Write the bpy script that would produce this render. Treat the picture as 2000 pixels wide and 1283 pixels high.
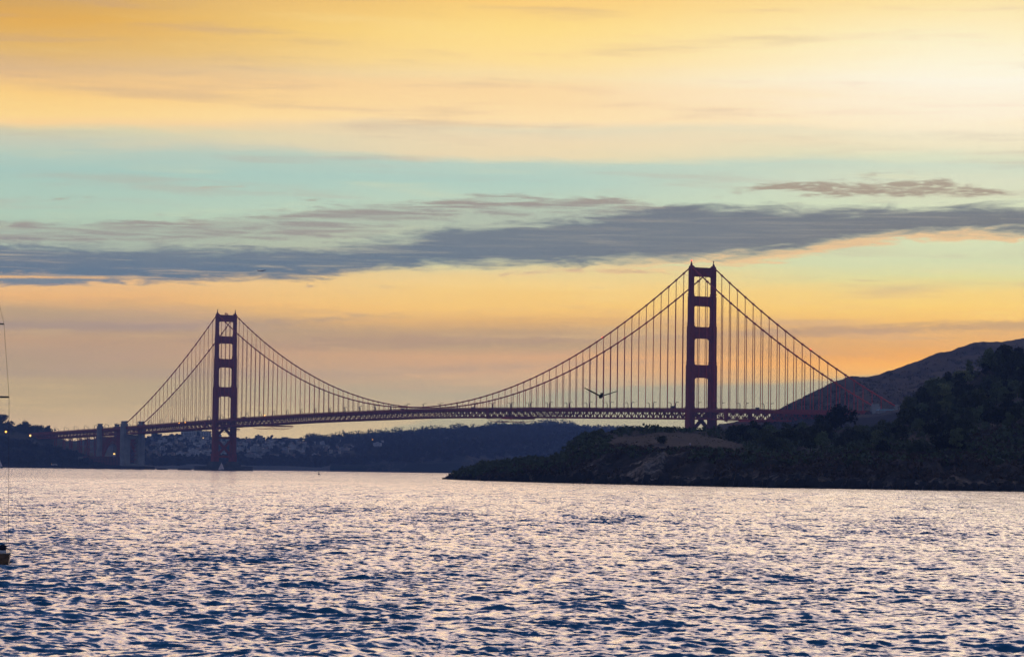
import bpy, math, random
import numpy as np
from mathutils import Vector, Matrix, noise
sc = bpy.context.scene
for o in list(bpy.data.objects): bpy.data.objects.remove(o)
rad = math.radians
# ------------------------------------------------------------------ camera
CH, PITCH, ROLL, F = 4.5, rad(2.6958), rad(0.759), 5918.2
def cam_axes():
    f = Vector((0, math.cos(PITCH), math.sin(PITCH))); r = Vector((1, 0, 0)); u = r.cross(f)
    return r*math.cos(ROLL)+u*math.sin(ROLL), -r*math.sin(ROLL)+u*math.cos(ROLL), f
CR, CU, CF = cam_axes()
cam = bpy.data.objects.new('camera', bpy.data.cameras.new('camera')); sc.collection.objects.link(cam)
m = Matrix((CR, CU, -CF)).transposed().to_4x4(); m.translation = (0, 0, CH); cam.matrix_world = m
cam.data.sensor_width = 36; cam.data.lens = 36*F/2000; cam.data.clip_start = 0.5; cam.data.clip_end = 60000
sc.camera = cam
sc.render.resolution_x, sc.render.resolution_y = 1024, 656
def P(px, py, D):
    v = CF*F + CR*(px-1000) + CU*(641.5-py); return Vector((0, 0, CH)) + v*(D/v.y)
def ZY(px, py, D): return P(px, py, D).z
# ------------------------------------------------------------------ world
SUN_AZ, SUN_EL = rad(11.0), rad(7.0)
def srgb(c):
    return tuple((x/255/12.92 if x/255 <= .04045 else ((x/255+.055)/1.055)**2.4) for x in c)
class NT:
    def __init__(s, nt): s.nt = nt; s.n = nt.nodes; s.l = nt.links
    def put(s, sock, v):
        if isinstance(v, bpy.types.NodeSocket): s.l.new(v, sock)
        elif v is not None:
            try: sock.default_value = v
            except Exception: sock.default_value = (v[0], v[1], v[2], 1)
    def M(s, op, a, b=None, c=None, clamp=False):
        n = s.n.new('ShaderNodeMath'); n.operation = op; n.use_clamp = clamp
        for i, v in enumerate((a, b, c)):
            if v is not None: s.put(n.inputs[i], v)
        return n.outputs[0]
    def SS(s, x, a, b):   # smoothstep
        n = s.n.new('ShaderNodeMapRange'); n.interpolation_type = 'SMOOTHSTEP'
        for k, v in (('Value', x), ('From Min', a), ('From Max', b)): s.put(n.inputs[k], v)
        return n.outputs['Result']
    def mix(s, f, a, b, mode='MIX'):
        n = s.n.new('ShaderNodeMix'); n.data_type = 'RGBA'; n.blend_type = mode
        s.put(n.inputs[0], f)
        for i, v in ((6, a), (7, b)):
            if isinstance(v, (tuple, list)): v = (v[0], v[1], v[2], 1)
            s.put(n.inputs[i], v)
        return n.outputs[2]
    def ramp(s, x, stops, interp='LINEAR'):
        n = s.n.new('ShaderNodeValToRGB'); cr = n.color_ramp; cr.interpolation = interp
        while len(cr.elements) > 1: cr.elements.remove(cr.elements[-1])
        for i, (p, c) in enumerate(stops):
            e = cr.elements[0] if i == 0 else cr.elements.new(p)
            e.position = p; e.color = (c[0], c[1], c[2], 1) if isinstance(c, (tuple, list)) else (c, c, c, 1)
        s.put(n.inputs[0], x); return n.outputs[0]
    def noise(s, vec, scale, detail=3, rough=.5, out='Fac', dist=0):
        n = s.n.new('ShaderNodeTexNoise'); n.inputs['Scale'].default_value = scale
        n.inputs['Detail'].default_value = detail; n.inputs['Roughness'].default_value = rough
        n.inputs['Distortion'].default_value = dist
        if vec is not None: s.l.new(vec, n.inputs['Vector'])
        return n.outputs[out]
    def vec(s, x, y, z):
        n = s.n.new('ShaderNodeCombineXYZ')
        for i, v in enumerate((x, y, z)): s.put(n.inputs[i], v)
        return n.outputs[0]
    def vmul(s, v, k):
        n = s.n.new('ShaderNodeVectorMath'); n.operation = 'MULTIPLY'; s.l.new(v, n.inputs[0]); n.inputs[1].default_value = k
        return n.outputs[0]
w = bpy.data.worlds.new("World"); sc.world = w; w.use_nodes = True
N = NT(w.node_tree); N.n.clear()
tc = N.n.new('ShaderNodeTexCoord'); sp = N.n.new('ShaderNodeSeparateXYZ'); N.l.new(tc.outputs['Generated'], sp.inputs[0])
dx, dy, dz = sp.outputs
AZ = N.M('MULTIPLY', N.M('ARCTAN2', dx, dy), 57.29578)            # degrees from due "north" of the scene
EL = N.M('MULTIPLY', N.M('ARCSINE', dz), 57.29578)
# layered stratus: elevation wobbled by long thin noise
wob = N.M('MULTIPLY', N.M('SUBTRACT', N.noise(N.vec(N.M('MULTIPLY', AZ, .16), N.M('MULTIPLY', EL, 1.1), 3.1), 1, 4, .55), .5), .50)
wob2 = N.M('MULTIPLY', N.M('SUBTRACT', N.noise(N.vec(N.M('MULTIPLY', AZ, .8), N.M('MULTIPLY', EL, 6), 7.7), 1, 4, .6), .5), .14)
tilt = N.M('MULTIPLY', AZ, 0.0)
ELW = N.M('ADD', N.M('ADD', EL, N.M('ADD', wob, wob2)), tilt)
def e2p(y): return (920-y)/103.5       # elevation in degrees of a height in the photograph
rows = [
 (920,(205,180,150),(206,190,152),(190,170,140)),
 (850,(200,178,145),(206,190,150),(200,180,142)),
 (800,(184,166,130),(188,174,142),(178,165,132)),
 (765,(182,164,128),(178,168,142),(172,162,132)),
 (735,(176,156,126),(200,168,132),(232,185,98)),
 (700,(180,154,124),(210,168,120),(254,184,72)),
 (680,(188,156,118),(184,158,118),(240,174,78)),
 (650,(172,150,120),(190,158,114),(228,176,98)),
 (625,(186,158,118),(224,178,104),(242,192,98)),
 (600,(230,178,110),(244,198,108),(250,208,108)),
 (565,(232,186,126),(244,206,122),(244,212,124)),
 (535,(222,184,134),(236,208,140),(226,218,148)),
 (505,(180,196,166),(212,214,164),(214,218,168)),
 (450,(178,200,174),(202,214,176),(216,222,180)),
 (400,(174,200,180),(192,210,184),(216,222,184)),
 (350,(168,198,184),(176,204,188),(220,222,190)),
 (318,(182,200,182),(186,206,188),(208,218,192)),
 (300,(198,202,178),(236,216,172),(220,224,190)),
 (275,(214,208,170),(238,216,174),(240,228,190)),
 (252,(250,210,145),(230,216,180),(242,230,194)),
 (235,(252,214,138),(255,224,168),(253,236,200)),
 (200,(250,206,124),(252,218,160),(255,238,206)),
 (172,(240,196,128),(252,216,158),(255,242,214)),
 (152,(222,184,132),(250,222,164),(255,247,222)),
 (120,(226,182,104),(255,222,148),(255,244,208)),
 (60,(226,172,78),(255,220,132),(255,238,186)),
 (0,(210,166,96),(252,206,116),(255,228,160)),
]
RNG = 16.0
hi = [(11.0,(222,184,152),(250,212,160),(255,236,196)), (13.0,(212,174,176),(248,204,194),(255,226,212)), (15.5,(186,164,182),(226,192,188),(250,218,204))]
def rampcol(k):
    st = [(0.0, srgb(rows[0][k]))] + [((e2p(r[0]))/RNG, srgb(r[k])) for r in rows[1:]] + [(h[0]/RNG, srgb(h[k])) for h in hi]
    return N.ramp(N.M('DIVIDE', ELW, RNG), st)
cL, cC, cR = rampcol(1), rampcol(2), rampcol(3)
aw = N.M('ADD', AZ, N.M('MULTIPLY', wob, 6))
base = N.mix(N.SS(aw, -9.5, 0.5), cL, cC); base = N.mix(N.SS(aw, -0.5, 9.0), base, cR)
# soft streak modulation
stk = N.noise(N.vec(N.M('MULTIPLY', AZ, .22), N.M('MULTIPLY', EL, 3.0), 1.3), 1, 5, .6)
base = N.mix(N.M('MULTIPLY', N.SS(stk, .50, .75), .36), base, srgb((190, 160, 140)))
base = N.mix(N.M('MULTIPLY', N.SS(stk, .48, .2), .22), base, srgb((255, 226, 160)))
vign = N.M('MULTIPLY', N.M('MULTIPLY', N.SS(AZ, -6.5, -10.5), N.SS(EL, 8.2, 9.3)), .25)
base = N.mix(vign, base, srgb((150, 110, 100)))
# glow of the veiled sun, upper right
gx = N.M('SUBTRACT', AZ, 9.3); gy = N.M('MULTIPLY', N.M('SUBTRACT', EL, 7.5), 2.4)
gd = N.M('SQRT', N.M('ADD', N.M('MULTIPLY', gx, gx), N.M('MULTIPLY', gy, gy)))
base = N.mix(N.M('MULTIPLY', N.SS(gd, 5.0, 0.0), .25), base, (1.0, .95, .80))
# cloud banks : top/bottom edge (degrees) as functions of azimuth
def edge(pts):
    st = [((max(0, min(1, (math.degrees(math.atan((x-1000)/5918)) + 11)/22))), e2p(y - .01325*(x-1000))/10) for x, y in pts]
    return N.M('MULTIPLY', N.ramp(N.M('DIVIDE', N.M('ADD', AZ, 11), 22), st, 'LINEAR'), 10)
cn = N.noise(N.vec(N.M('MULTIPLY', AZ, .9), N.M('MULTIPLY', EL, 5.5), .2), 1, 7, .62, dist=.6)
cf = N.noise(N.vec(N.M('MULTIPLY', AZ, 3.2), N.M('MULTIPLY', EL, 20), 4.2), 1, 5, .6)
cnn = N.M('ADD', N.M('MULTIPLY', N.M('SUBTRACT', cn, .5), 1.0), N.M('MULTIPLY', N.M('SUBTRACT', cf, .5), .32))
def bank(top, bot, soft_t, soft_b, amp=.55):
    t, b = edge(top), edge(bot)
    dt = N.M('ADD', N.M('SUBTRACT', t, EL), N.M('MULTIPLY', cnn, amp)); db = N.M('ADD', N.M('SUBTRACT', EL, b), N.M('MULTIPLY', cnn, amp))
    return N.M('MULTIPLY', N.SS(dt, 0.0, soft_t), N.SS(db, 0.0, soft_b)), db, dt
# distant flat grey bank behind the right tower
k0, _, _ = bank([(0,905),(500,890),(900,800),(1100,762),(1250,748),(1500,744),(1700,730),(2000,725)],[(0,930),(2000,930)], .10, .3, .12)
base = N.mix(N.M('MULTIPLY', k0, .75), base, srgb((166, 166, 142)))
# hazy grey streaks in the gold
for tp, bt, op, col in (([(0,625),(350,628),(700,610),(1000,600),(1100,596),(2000,596)], [(0,655),(350,652),(700,628),(1000,606),(1100,597),(2000,597)], .55, (160,140,130)),
                    ([(0,690),(300,660),(600,655),(800,648),(1200,655),(1340,650),(1400,640),(2000,622)], [(0,700),(300,668),(600,690),(900,680),(1200,675),(1340,668),(1400,665),(2000,655)], .6, (176,146,118)),
                    ([(0,716),(700,712),(1100,700),(2000,700)], [(0,745),(700,745),(1100,720),(2000,701)], .35, (168,150,135))):
    kk, _, _ = bank(tp, bt, .14, .14, .3)
    base = N.mix(N.M('MULTIPLY', kk, op), base, srgb(col))
# upper mauve wisps
k1, _, _ = bank([(0,436),(200,430),(300,424),(600,402),(760,392),(900,380),(1050,376),(1200,380),(1320,392),(1400,410),(2000,440)],
                [(0,484),(300,484),(600,482),(700,470),(800,440),(900,426),(1100,430),(1250,440),(2000,442)], .16, .2, .62)
st2 = N.SS(N.noise(N.vec(N.M('MULTIPLY', N.M('ADD', AZ, N.M('MULTIPLY', EL, 2.0)), .7), N.M('MULTIPLY', EL, 11), 2.2), 1, 6, .62, dist=.5), .34, .62)
base = N.mix(N.M('MULTIPLY', N.M('MULTIPLY', k1, st2), .9), base, srgb((158, 142, 130)))
# small cloud upper right
k2, _, _ = bank([(0,391),(1380,391),(1400,378),(1500,352),(1600,344),(1780,346),(1850,352),(1960,372),(2000,384)],
                [(0,392),(1380,392),(1500,378),(1600,386),(1750,392),(1850,392),(2000,391)], .16, .12, .5)
base = N.mix(N.M('MULTIPLY', k2, N.M('MULTIPLY', N.M('MULTIPLY', N.SS(cn, .24, .52), N.SS(cf, .25, .52)), .9)), base, srgb((166, 148, 126)))
k2b, _, _ = bank([(0,372),(370,372),(390,364),(470,361),(480,368),(1280,362),(1300,358),(1370,362),(1380,366),(2000,366)],
                [(0,374),(370,373),(420,371),(480,368.5),(1280,362.5),(1320,364),(1370,366),(1380,366.5),(2000,366.5)], .05, .05, .08)
base = N.mix(N.M('MULTIPLY', k2b, .6), base, srgb((190, 170, 145)))
k7, _, _ = bank([(0,425),(400,415),(700,385),(1100,378),(1350,392),(2000,404)], [(0,560),(400,556),(800,532),(1300,520),(1600,492),(2000,470)], .35, .3, .35)
base = N.mix(N.M('MULTIPLY', k7, .42), base, srgb((150, 152, 146)))
# main slate bank
k3, db3, dt3 = bank([(0, 473), (300, 473), (500, 475), (640, 473), (760, 459), (850, 435), (1000, 427), (1150, 411), (1250, 395), (1330, 389), (1450, 394), (1600, 395), (1750, 397), (1900, 397), (2000, 399)],
    [(0, 561), (180, 563), (300, 565), (500, 553), (640, 549), (760, 535), (900, 527), (1000, 529), (1200, 525), (1340, 517), (1450, 507), (1550, 499), (1650, 479), (1750, 471), (2000, 469)], .28, .26, .60)
lo = N.mix(N.SS(AZ, -9, 9), srgb((84, 110, 130)), srgb((118, 118, 116)))
up = N.mix(N.SS(AZ, -9, 9), srgb((108, 120, 130)), srgb((116, 120, 122)))
slate = N.mix(N.SS(db3, .1, .7), lo, up)
stq = N.noise(N.vec(N.M('MULTIPLY', N.M('ADD', AZ, N.M('MULTIPLY', EL, 1.5)), .45), N.M('MULTIPLY', EL, 14), 9.2), 1, 6, .65, dist=.4)
slate = N.mix(N.M('MULTIPLY', N.SS(stq, .46, .74), .6), slate, srgb((156, 150, 138)))
rim = N.M('MULTIPLY', N.M('MULTIPLY', N.SS(db3, -.12, .02), N.SS(db3, .22, .02)), N.M('MULTIPLY', N.SS(AZ, -2, 5), .75))
base = N.mix(rim, base, srgb((240, 190, 130)))
k3 = N.M('MULTIPLY', k3, N.M('SUBTRACT', 1.0, N.M('MULTIPLY', N.M('MULTIPLY', N.SS(stq, .52, .70), N.SS(AZ, 3, -7)), .45)))
base = N.mix(N.M('MULTIPLY', k3, .96), base, slate)
# low blue strip at the left
k4, _, _ = bank([(0,536),(120,536),(250,548),(330,556),(2000,566)], [(0,566),(150,566),(250,560),(330,557),(2000,567)], .10, .12, .35)
base = N.mix(N.M('MULTIPLY', k4, .9), base, srgb((110, 126, 138)))
k5, _, _ = bank([(0,540),(200,541),(225,545),(2000,560)], [(0,549),(200,549),(225,546),(2000,561)], .05, .05, .12)
base = N.mix(N.M('MULTIPLY', k5, .8), base, srgb((245, 190, 115)))
k6, _, _ = bank([(0,560),(900,560),(1000,528),(1100,524),(1250,526),(1300,535),(2000,560)], [(0,561),(900,561),(1000,534),(1200,534),(1300,537),(2000,561)], .06, .08, .3)
base = N.mix(N.M('MULTIPLY', k6, .6), base, srgb((200, 160, 130)))
# the dusk sky higher up and away from the sunset
sky = N.n.new('ShaderNodeTexSky'); sky.sky_type = 'NISHITA'; sky.sun_disc = False
sky.sun_elevation = SUN_EL; sky.sun_rotation = SUN_AZ; sky.altitude = 0; sky.air_density = 1.4; sky.dust_density = .6; sky.ozone_density = 3
bgs = N.n.new('ShaderNodeBackground'); bgs.inputs[1].default_value = .05; N.l.new(sky.outputs[0], bgs.inputs[0])
dusk = N.ramp(N.M('DIVIDE', EL, 60), [(0, srgb((215,182,172))), (.27, srgb((214,184,190))), (.42, srgb((134,142,190))), (.6, srgb((52,88,148))), (1, srgb((28,54,108)))])
away = N.SS(N.M('ABSOLUTE', N.M('SUBTRACT', AZ, 8)), 30, 80)
dusk = N.mix(N.M('MULTIPLY', away, .92), dusk, N.ramp(N.M('DIVIDE', EL, 60), [(0, srgb((132,120,142))), (.3, srgb((78,80,112))), (1, srgb((34,48,88)))]))
HZ, HTOP, HLEN = 9.0e-5, 330.0, 7400.0
path = N.M('MINIMUM', HLEN, N.M('DIVIDE', HTOP-4, N.M('MAXIMUM', dz, .001)))
base = N.mix(1.0, base, N.mix(1.0, (1, 1, 1), N.M('POWER', 2.71828, N.M('MULTIPLY', path, HZ*.92)), 'MULTIPLY'), 'MULTIPLY')
base = N.mix(N.M('MULTIPLY', N.SS(EL, 4.2, 1.2), .85), base, N.mix(1.0, base, (1.09, .98, .80), 'MULTIPLY'))     # brightness above the haze
fac = N.M('MAXIMUM', N.SS(EL, 12.5, 24.0), away)
col = N.mix(fac, base, dusk)
bg = N.n.new('ShaderNodeBackground'); N.l.new(col, bg.inputs[0]); bg.inputs[1].default_value = 1.0
ad = N.n.new('ShaderNodeAddShader'); N.l.new(bg.outputs[0], ad.inputs[0])
# the Nishita dome only adds its blue upper air
mk = N.n.new('ShaderNodeMixShader'); blk = N.n.new('ShaderNodeBackground'); blk.inputs[0].default_value = (0, 0, 0, 1)
N.l.new(fac, mk.inputs[0]); N.l.new(blk.outputs[0], mk.inputs[1]); N.l.new(bgs.outputs[0], mk.inputs[2]); N.l.new(mk.outputs[0], ad.inputs[1])
out = N.n.new('ShaderNodeOutputWorld'); N.l.new(ad.outputs[0], out.inputs[0])
w.cycles.sampling_method = 'MANUAL'; w.cycles.sample_map_resolution = 1024
# ------------------------------------------------------------------ sun (veiled, low, ahead-right)
sl = bpy.data.lights.new('sun', 'SUN'); sl.energy = 0.7; sl.angle = rad(48); sl.color = (1, .72, .54)
so = bpy.data.objects.new('sun', sl); sc.collection.objects.link(so)
sd = Vector((math.sin(SUN_AZ)*math.cos(SUN_EL), math.cos(SUN_AZ)*math.cos(SUN_EL), math.sin(SUN_EL)))
so.rotation_euler = sd.to_track_quat('Z', 'Y').to_euler()
sc.view_settings.view_transform = 'Standard'; sc.view_settings.look = 'None'; sc.view_settings.exposure = 0; sc.view_settings.gamma = 1
sc.render.engine = 'CYCLES'; sc.cycles.max_bounces = 4; sc.cycles.volume_bounces = 0; sc.cycles.diffuse_bounces = 2
# ------------------------------------------------------------------ helpers
COL = sc.collection
def mat(name, col, rough=.8, var=None, scale=1.0, metallic=0, emit=None, spec=.3):
    m = bpy.data.materials.new(name); m.use_nodes = True; T = NT(m.node_tree); b = m.node_tree.nodes['Principled BSDF']
    b.inputs['Roughness'].default_value = rough; b.inputs['Metallic'].default_value = metallic; b.inputs['Specular IOR Level'].default_value = spec
    if var is None: var = tuple(c*.7 for c in col)
    co = T.n.new('ShaderNodeTexCoord')
    f = T.noise(co.outputs['Object'], scale, 4, .6)
    T.l.new(T.mix(T.SS(f, .3, .7), col, var), b.inputs['Base Color'])
    if emit:
        b.inputs['Emission Color'].default_value = (*emit[0], 1); b.inputs['Emission Strength'].default_value = emit[1]
    return m
class MB:
    def __init__(s): s.v = []; s.f = []; s.mi = []
    def add(s, vs, fs, mi=0):
        k = len(s.v); s.v += [tuple(v) for v in vs]; s.f += [tuple(i+k for i in f) for f in fs]; s.mi += [mi]*len(fs); return s
    def box(s, c, d, mi=0, rz=0):
        x, y, z = d[0]/2, d[1]/2, d[2]/2; vs = []
        ca, sa = math.cos(rz), math.sin(rz)
        for a in (-x, x):
            for b in (-y, y):
                for g in (-z, z): vs.append((c[0]+a*ca-b*sa, c[1]+a*sa+b*ca, c[2]+g))
        return s.add(vs, [(0,1,3,2),(4,6,7,5),(0,4,5,1),(2,3,7,6),(0,2,6,4),(1,5,7,3)], mi)
    def rng(s, x0, x1, y0, y1, z0, z1, mi=0): return s.box(((x0+x1)/2, (y0+y1)/2, (z0+z1)/2), (x1-x0, y1-y0, z1-z0), mi)
    def tap(s, c0, d0, c1, d1, mi=0):      # tapered box between two rectangles
        vs = []
        for c, d in ((c0, d0), (c1, d1)):
            for a, b in ((-1,-1),(1,-1),(1,1),(-1,1)): vs.append((c[0]+a*d[0]/2, c[1]+b*d[1]/2, c[2]))
        return s.add(vs, [(3,2,1,0),(4,5,6,7),(0,1,5,4),(1,2,6,5),(2,3,7,6),(3,0,4,7)], mi)
    def beam(s, p, q, w, h=None, mi=0, up=(0,0,1)):
        h = h or w; p, q = Vector(p), Vector(q); d = (q-p)
        if d.length < 1e-6: return s
        d.normalize(); u = Vector(up)
        if abs(d.dot(u)) > .99: u = Vector((1,0,0))
        a = d.cross(u).normalized()*w/2; b = a.cross(d).normalized()*h/2
        vs = [p-a-b, p+a-b, p+a+b, p-a+b, q-a-b, q+a-b, q+a+b, q-a+b]
        return s.add(vs, [(3,2,1,0),(4,5,6,7),(0,1,5,4),(1,2,6,5),(2,3,7,6),(3,0,4,7)], mi)
    def tube(s, pts, r, n=6, mi=0):
        pts = [Vector(p) for p in pts]; k = len(pts); rr = r if isinstance(r, (list, tuple)) else [r]*k
        vs = []; fs = []
        for i, p in enumerate(pts):
            d = (pts[min(i+1, k-1)]-pts[max(i-1, 0)]).normalized(); u = Vector((0,0,1)) if abs(d.z) < .95 else Vector((1,0,0))
            a = d.cross(u).normalized(); b = a.cross(d)
            for j in range(n):
                t = 2*math.pi*j/n; vs.append(p+(a*math.cos(t)+b*math.sin(t))*rr[i])
        for i in range(k-1):
            for j in range(n): fs.append((i*n+j, i*n+(j+1)%n, (i+1)*n+(j+1)%n, (i+1)*n+j))
        fs.append(tuple(range(n))[::-1]); fs.append(tuple((k-1)*n+j for j in range(n)))
        return s.add(vs, fs, mi)
    def prism(s, poly, axis, a0, a1, mi=0):   # polygon in the plane normal to axis, extruded
        n = len(poly); vs = []
        for a in (a0, a1):
            for (p, q) in poly: vs.append({'x': (a, p, q), 'y': (p, a, q), 'z': (p, q, a)}[axis])
        return s.add(vs, [tuple(range(n))[::-1], tuple(range(n, 2*n))]+[(i, (i+1)%n, n+(i+1)%n, n+i) for i in range(n)], mi)
    def build(s, name, mats, parent=None, smooth=False, label=None):
        me = bpy.data.meshes.new(name); me.from_pydata(s.v, [], s.f)
        for m_ in (mats if isinstance(mats, (list, tuple)) else [mats]): me.materials.append(m_)
        me.polygons.foreach_set('material_index', s.mi)
        if smooth: me.polygons.foreach_set('use_smooth', [True]*len(s.f))
        me.update(); o = bpy.data.objects.new(name, me); COL.objects.link(o); o.parent = parent
        if label: o['label'] = label
        return o
def tag(o, label=None, cat=None, group=None, kind=None):
    for k, v in (('label', label), ('category', cat), ('group', group), ('kind', kind)):
        if v: o[k] = v
    return o
def empty(name, loc, rz=0, **kw):
    o = bpy.data.objects.new(name, None); COL.objects.link(o); o.location = loc; o.rotation_euler = (0, 0, rz); return tag(o, **kw)
KIDS = {}
def copy_tree(o, loc=None, rz=None, parent=None, **kw):
    c = o.copy(); COL.objects.link(c)
    if parent: c.parent = parent
    if loc is not None: c.location = loc
    if rz is not None: c.rotation_euler = (0, 0, rz)
    for ch in list(o.children): copy_tree(ch, parent=c)
    return tag(c, **kw)
R_ = random.Random(5)
def raw_mesh(name, verts, faces, m, smooth=True):
    me = bpy.data.meshes.new(name); verts = np.asarray(verts, np.float32); faces = np.asarray(faces, np.int32)
    me.vertices.add(len(verts)); me.vertices.foreach_set('co', verts.ravel())
    me.loops.add(faces.size); me.loops.foreach_set('vertex_index', faces.ravel())
    me.polygons.add(len(faces)); k = faces.shape[1]
    me.polygons.foreach_set('loop_start', np.arange(0, faces.size, k, dtype=np.int32))
    me.polygons.foreach_set('loop_total', np.full(len(faces), k, np.int32))
    me.materials.append(m); me.update(calc_edges=True)
    if smooth: me.polygons.foreach_set('use_smooth', np.ones(len(faces), bool))
    o = bpy.data.objects.new(name, me); COL.objects.link(o); return o
def grid_faces(nr, nc):
    i = np.arange(nr-1)[:, None]*nc + np.arange(nc-1)[None]; i = i.ravel()
    return np.stack([i, i+1, i+nc+1, i+nc], 1)
# ------------------------------------------------------------------ water
def water_material():
    m = bpy.data.materials.new('sea_water'); m.use_nodes = True; T = NT(m.node_tree); b = m.node_tree.nodes['Principled BSDF']
    b.inputs['Base Color'].default_value = (.024, .15, .25, 1); b.inputs['Roughness'].default_value = .07; b.inputs['IOR'].default_value = 1.38
    b.inputs['Specular IOR Level'].default_value = .5
    g = T.n.new('ShaderNodeNewGeometry'); ps = g.outputs['Position']
    gust = T.noise(T.vmul(ps, (.006, .0022, 1)), 1, 3, .5)
    pat = T.noise(T.vmul(ps, (.4, .09, 1)), 1, 4, .65)
    amp = T.M('ADD', .35, T.M('ADD', T.M('MULTIPLY', T.SS(gust, .3, .7), .6), T.M('MULTIPLY', T.SS(pat, .38, .66), 1.1)))
    def nv(scale, k, d=2):
        c = T.n.new('ShaderNodeTexNoise'); c.inputs['Scale'].default_value = scale; c.inputs['Detail'].default_value = d; T.l.new(ps, c.inputs['Vector'])
        s = T.n.new('ShaderNodeVectorMath'); s.operation = 'SUBTRACT'; T.l.new(c.outputs['Color'], s.inputs[0]); s.inputs[1].default_value = (.5, .5, .5)
        return T.vmul(s.outputs[0], (k, k, 0))
    a = T.n.new('ShaderNodeVectorMath'); a.operation = 'ADD'; T.l.new(nv(3.0, .95, 3), a.inputs[0]); T.l.new(nv(.6, .42, 3), a.inputs[1])
    sc_ = T.n.new('ShaderNodeVectorMath'); sc_.operation = 'SCALE'; T.l.new(a.outputs[0], sc_.inputs[0]); T.l.new(amp, sc_.inputs['Scale'])
    d = T.n.new('ShaderNodeVectorMath'); d.operation = 'ADD'; 
    # steep lee faces of the wind waves, which run in from the strait (-Y)
    lee = T.noise(T.vmul(ps, (1.2, .5, 1)), 1, 6, .72, dist=.4); lee2 = T.noise(T.vmul(ps, (3.6, 1.6, 1)), 1, 3, .6)
    lane = T.M('MULTIPLY', T.SS(T.noise(T.vmul(ps, (.20, .010, 1)), 1, 4, .7), .44, .62), .06)
    lf = T.M('MULTIPLY', T.M('ADD', lane, T.M('ADD', T.M('MULTIPLY', T.SS(lee, .46, .66), .18), T.M('MULTIPLY', T.SS(lee2, .50, .72), .14))), -1.0)
    d0 = T.n.new('ShaderNodeVectorMath'); d0.operation = 'ADD'; T.l.new(g.outputs['Normal'], d0.inputs[0]); T.l.new(T.vec(T.M('MULTIPLY', lf, -.25), lf, 0.0), d0.inputs[1])
    T.l.new(sc_.outputs[0], d.inputs[0]); T.l.new(d0.outputs[0], d.inputs[1])
    nn = T.n.new('ShaderNodeVectorMath'); nn.operation = 'NORMALIZE'; T.l.new(d.outputs[0], nn.inputs[0])
    T.l.new(nn.outputs[0], b.inputs['Normal'])
    return m
def build_water():
    # polar sheet centred on the shore where the photographer stands
    th = np.concatenate([np.linspace(-180, -13, 60)[:-1], np.linspace(-13, 13, 760), np.linspace(13, 180, 60)[1:]])*math.pi/180
    r = [0.0, 8, 20, 35, 50]; x = 62.0
    while x < 9500:
        r.append(x); x += .10 if x < 140 else (.10*(x/140)**1.5 if x < 600 else min(400, 1.05*(x/600)**2.2))
    r = np.array(r); A, Rr = np.meshgrid(th, r); X = Rr*np.sin(A); Y = Rr*np.cos(A)
    dth = np.abs(np.gradient(th))[None, :]; sp_ = np.maximum(Rr*dth, np.gradient(r)[:, None])
    rs = np.random.RandomState(3); Z = np.zeros_like(X)
    n = 95; wind = -math.pi/2 + .35
    for i in range(n):
        lam = .24*(2.1/.24)**rs.rand()**1.1
        ang = wind + rs.randn()*.75
        k = 2*math.pi/lam; a = lam*.0045*min(1.0, (1.0/lam)**.7)
        ph = rs.rand()*6.283; fade = np.clip(1.6-sp_/(lam*.32), 0, 1)
        q = k*(X*math.cos(ang)+Y*math.sin(ang))+ph
        Z += a*fade*(np.sin(q)+.22*np.cos(2*q+math.pi))
    for i in range(16):
        lam = 4.0+5.5*rs.rand(); ang = wind+rs.randn()*.6; k = 2*math.pi/lam; fade = np.clip(1.6-sp_/(lam*.32), 0, 1)
        q = k*(X*math.cos(ang)+Y*math.sin(ang))+rs.rand()*6.283; Z += lam*.0033*fade*(np.sin(q)+.25*np.cos(2*q+math.pi))
    # patches of stronger and weaker chop
    g = .8+.35*np.sin(X*.021+Y*.012+1)*np.sin(Y*.016-X*.007)
    Z *= g
    v = np.stack([X.ravel(), Y.ravel(), Z.ravel()], 1)
    o = raw_mesh('water', v, grid_faces(len(r), len(th)), water_material())
    tag(o, 'choppy bay water reflecting the sunset', None, None, 'structure')
build_water()
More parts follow.
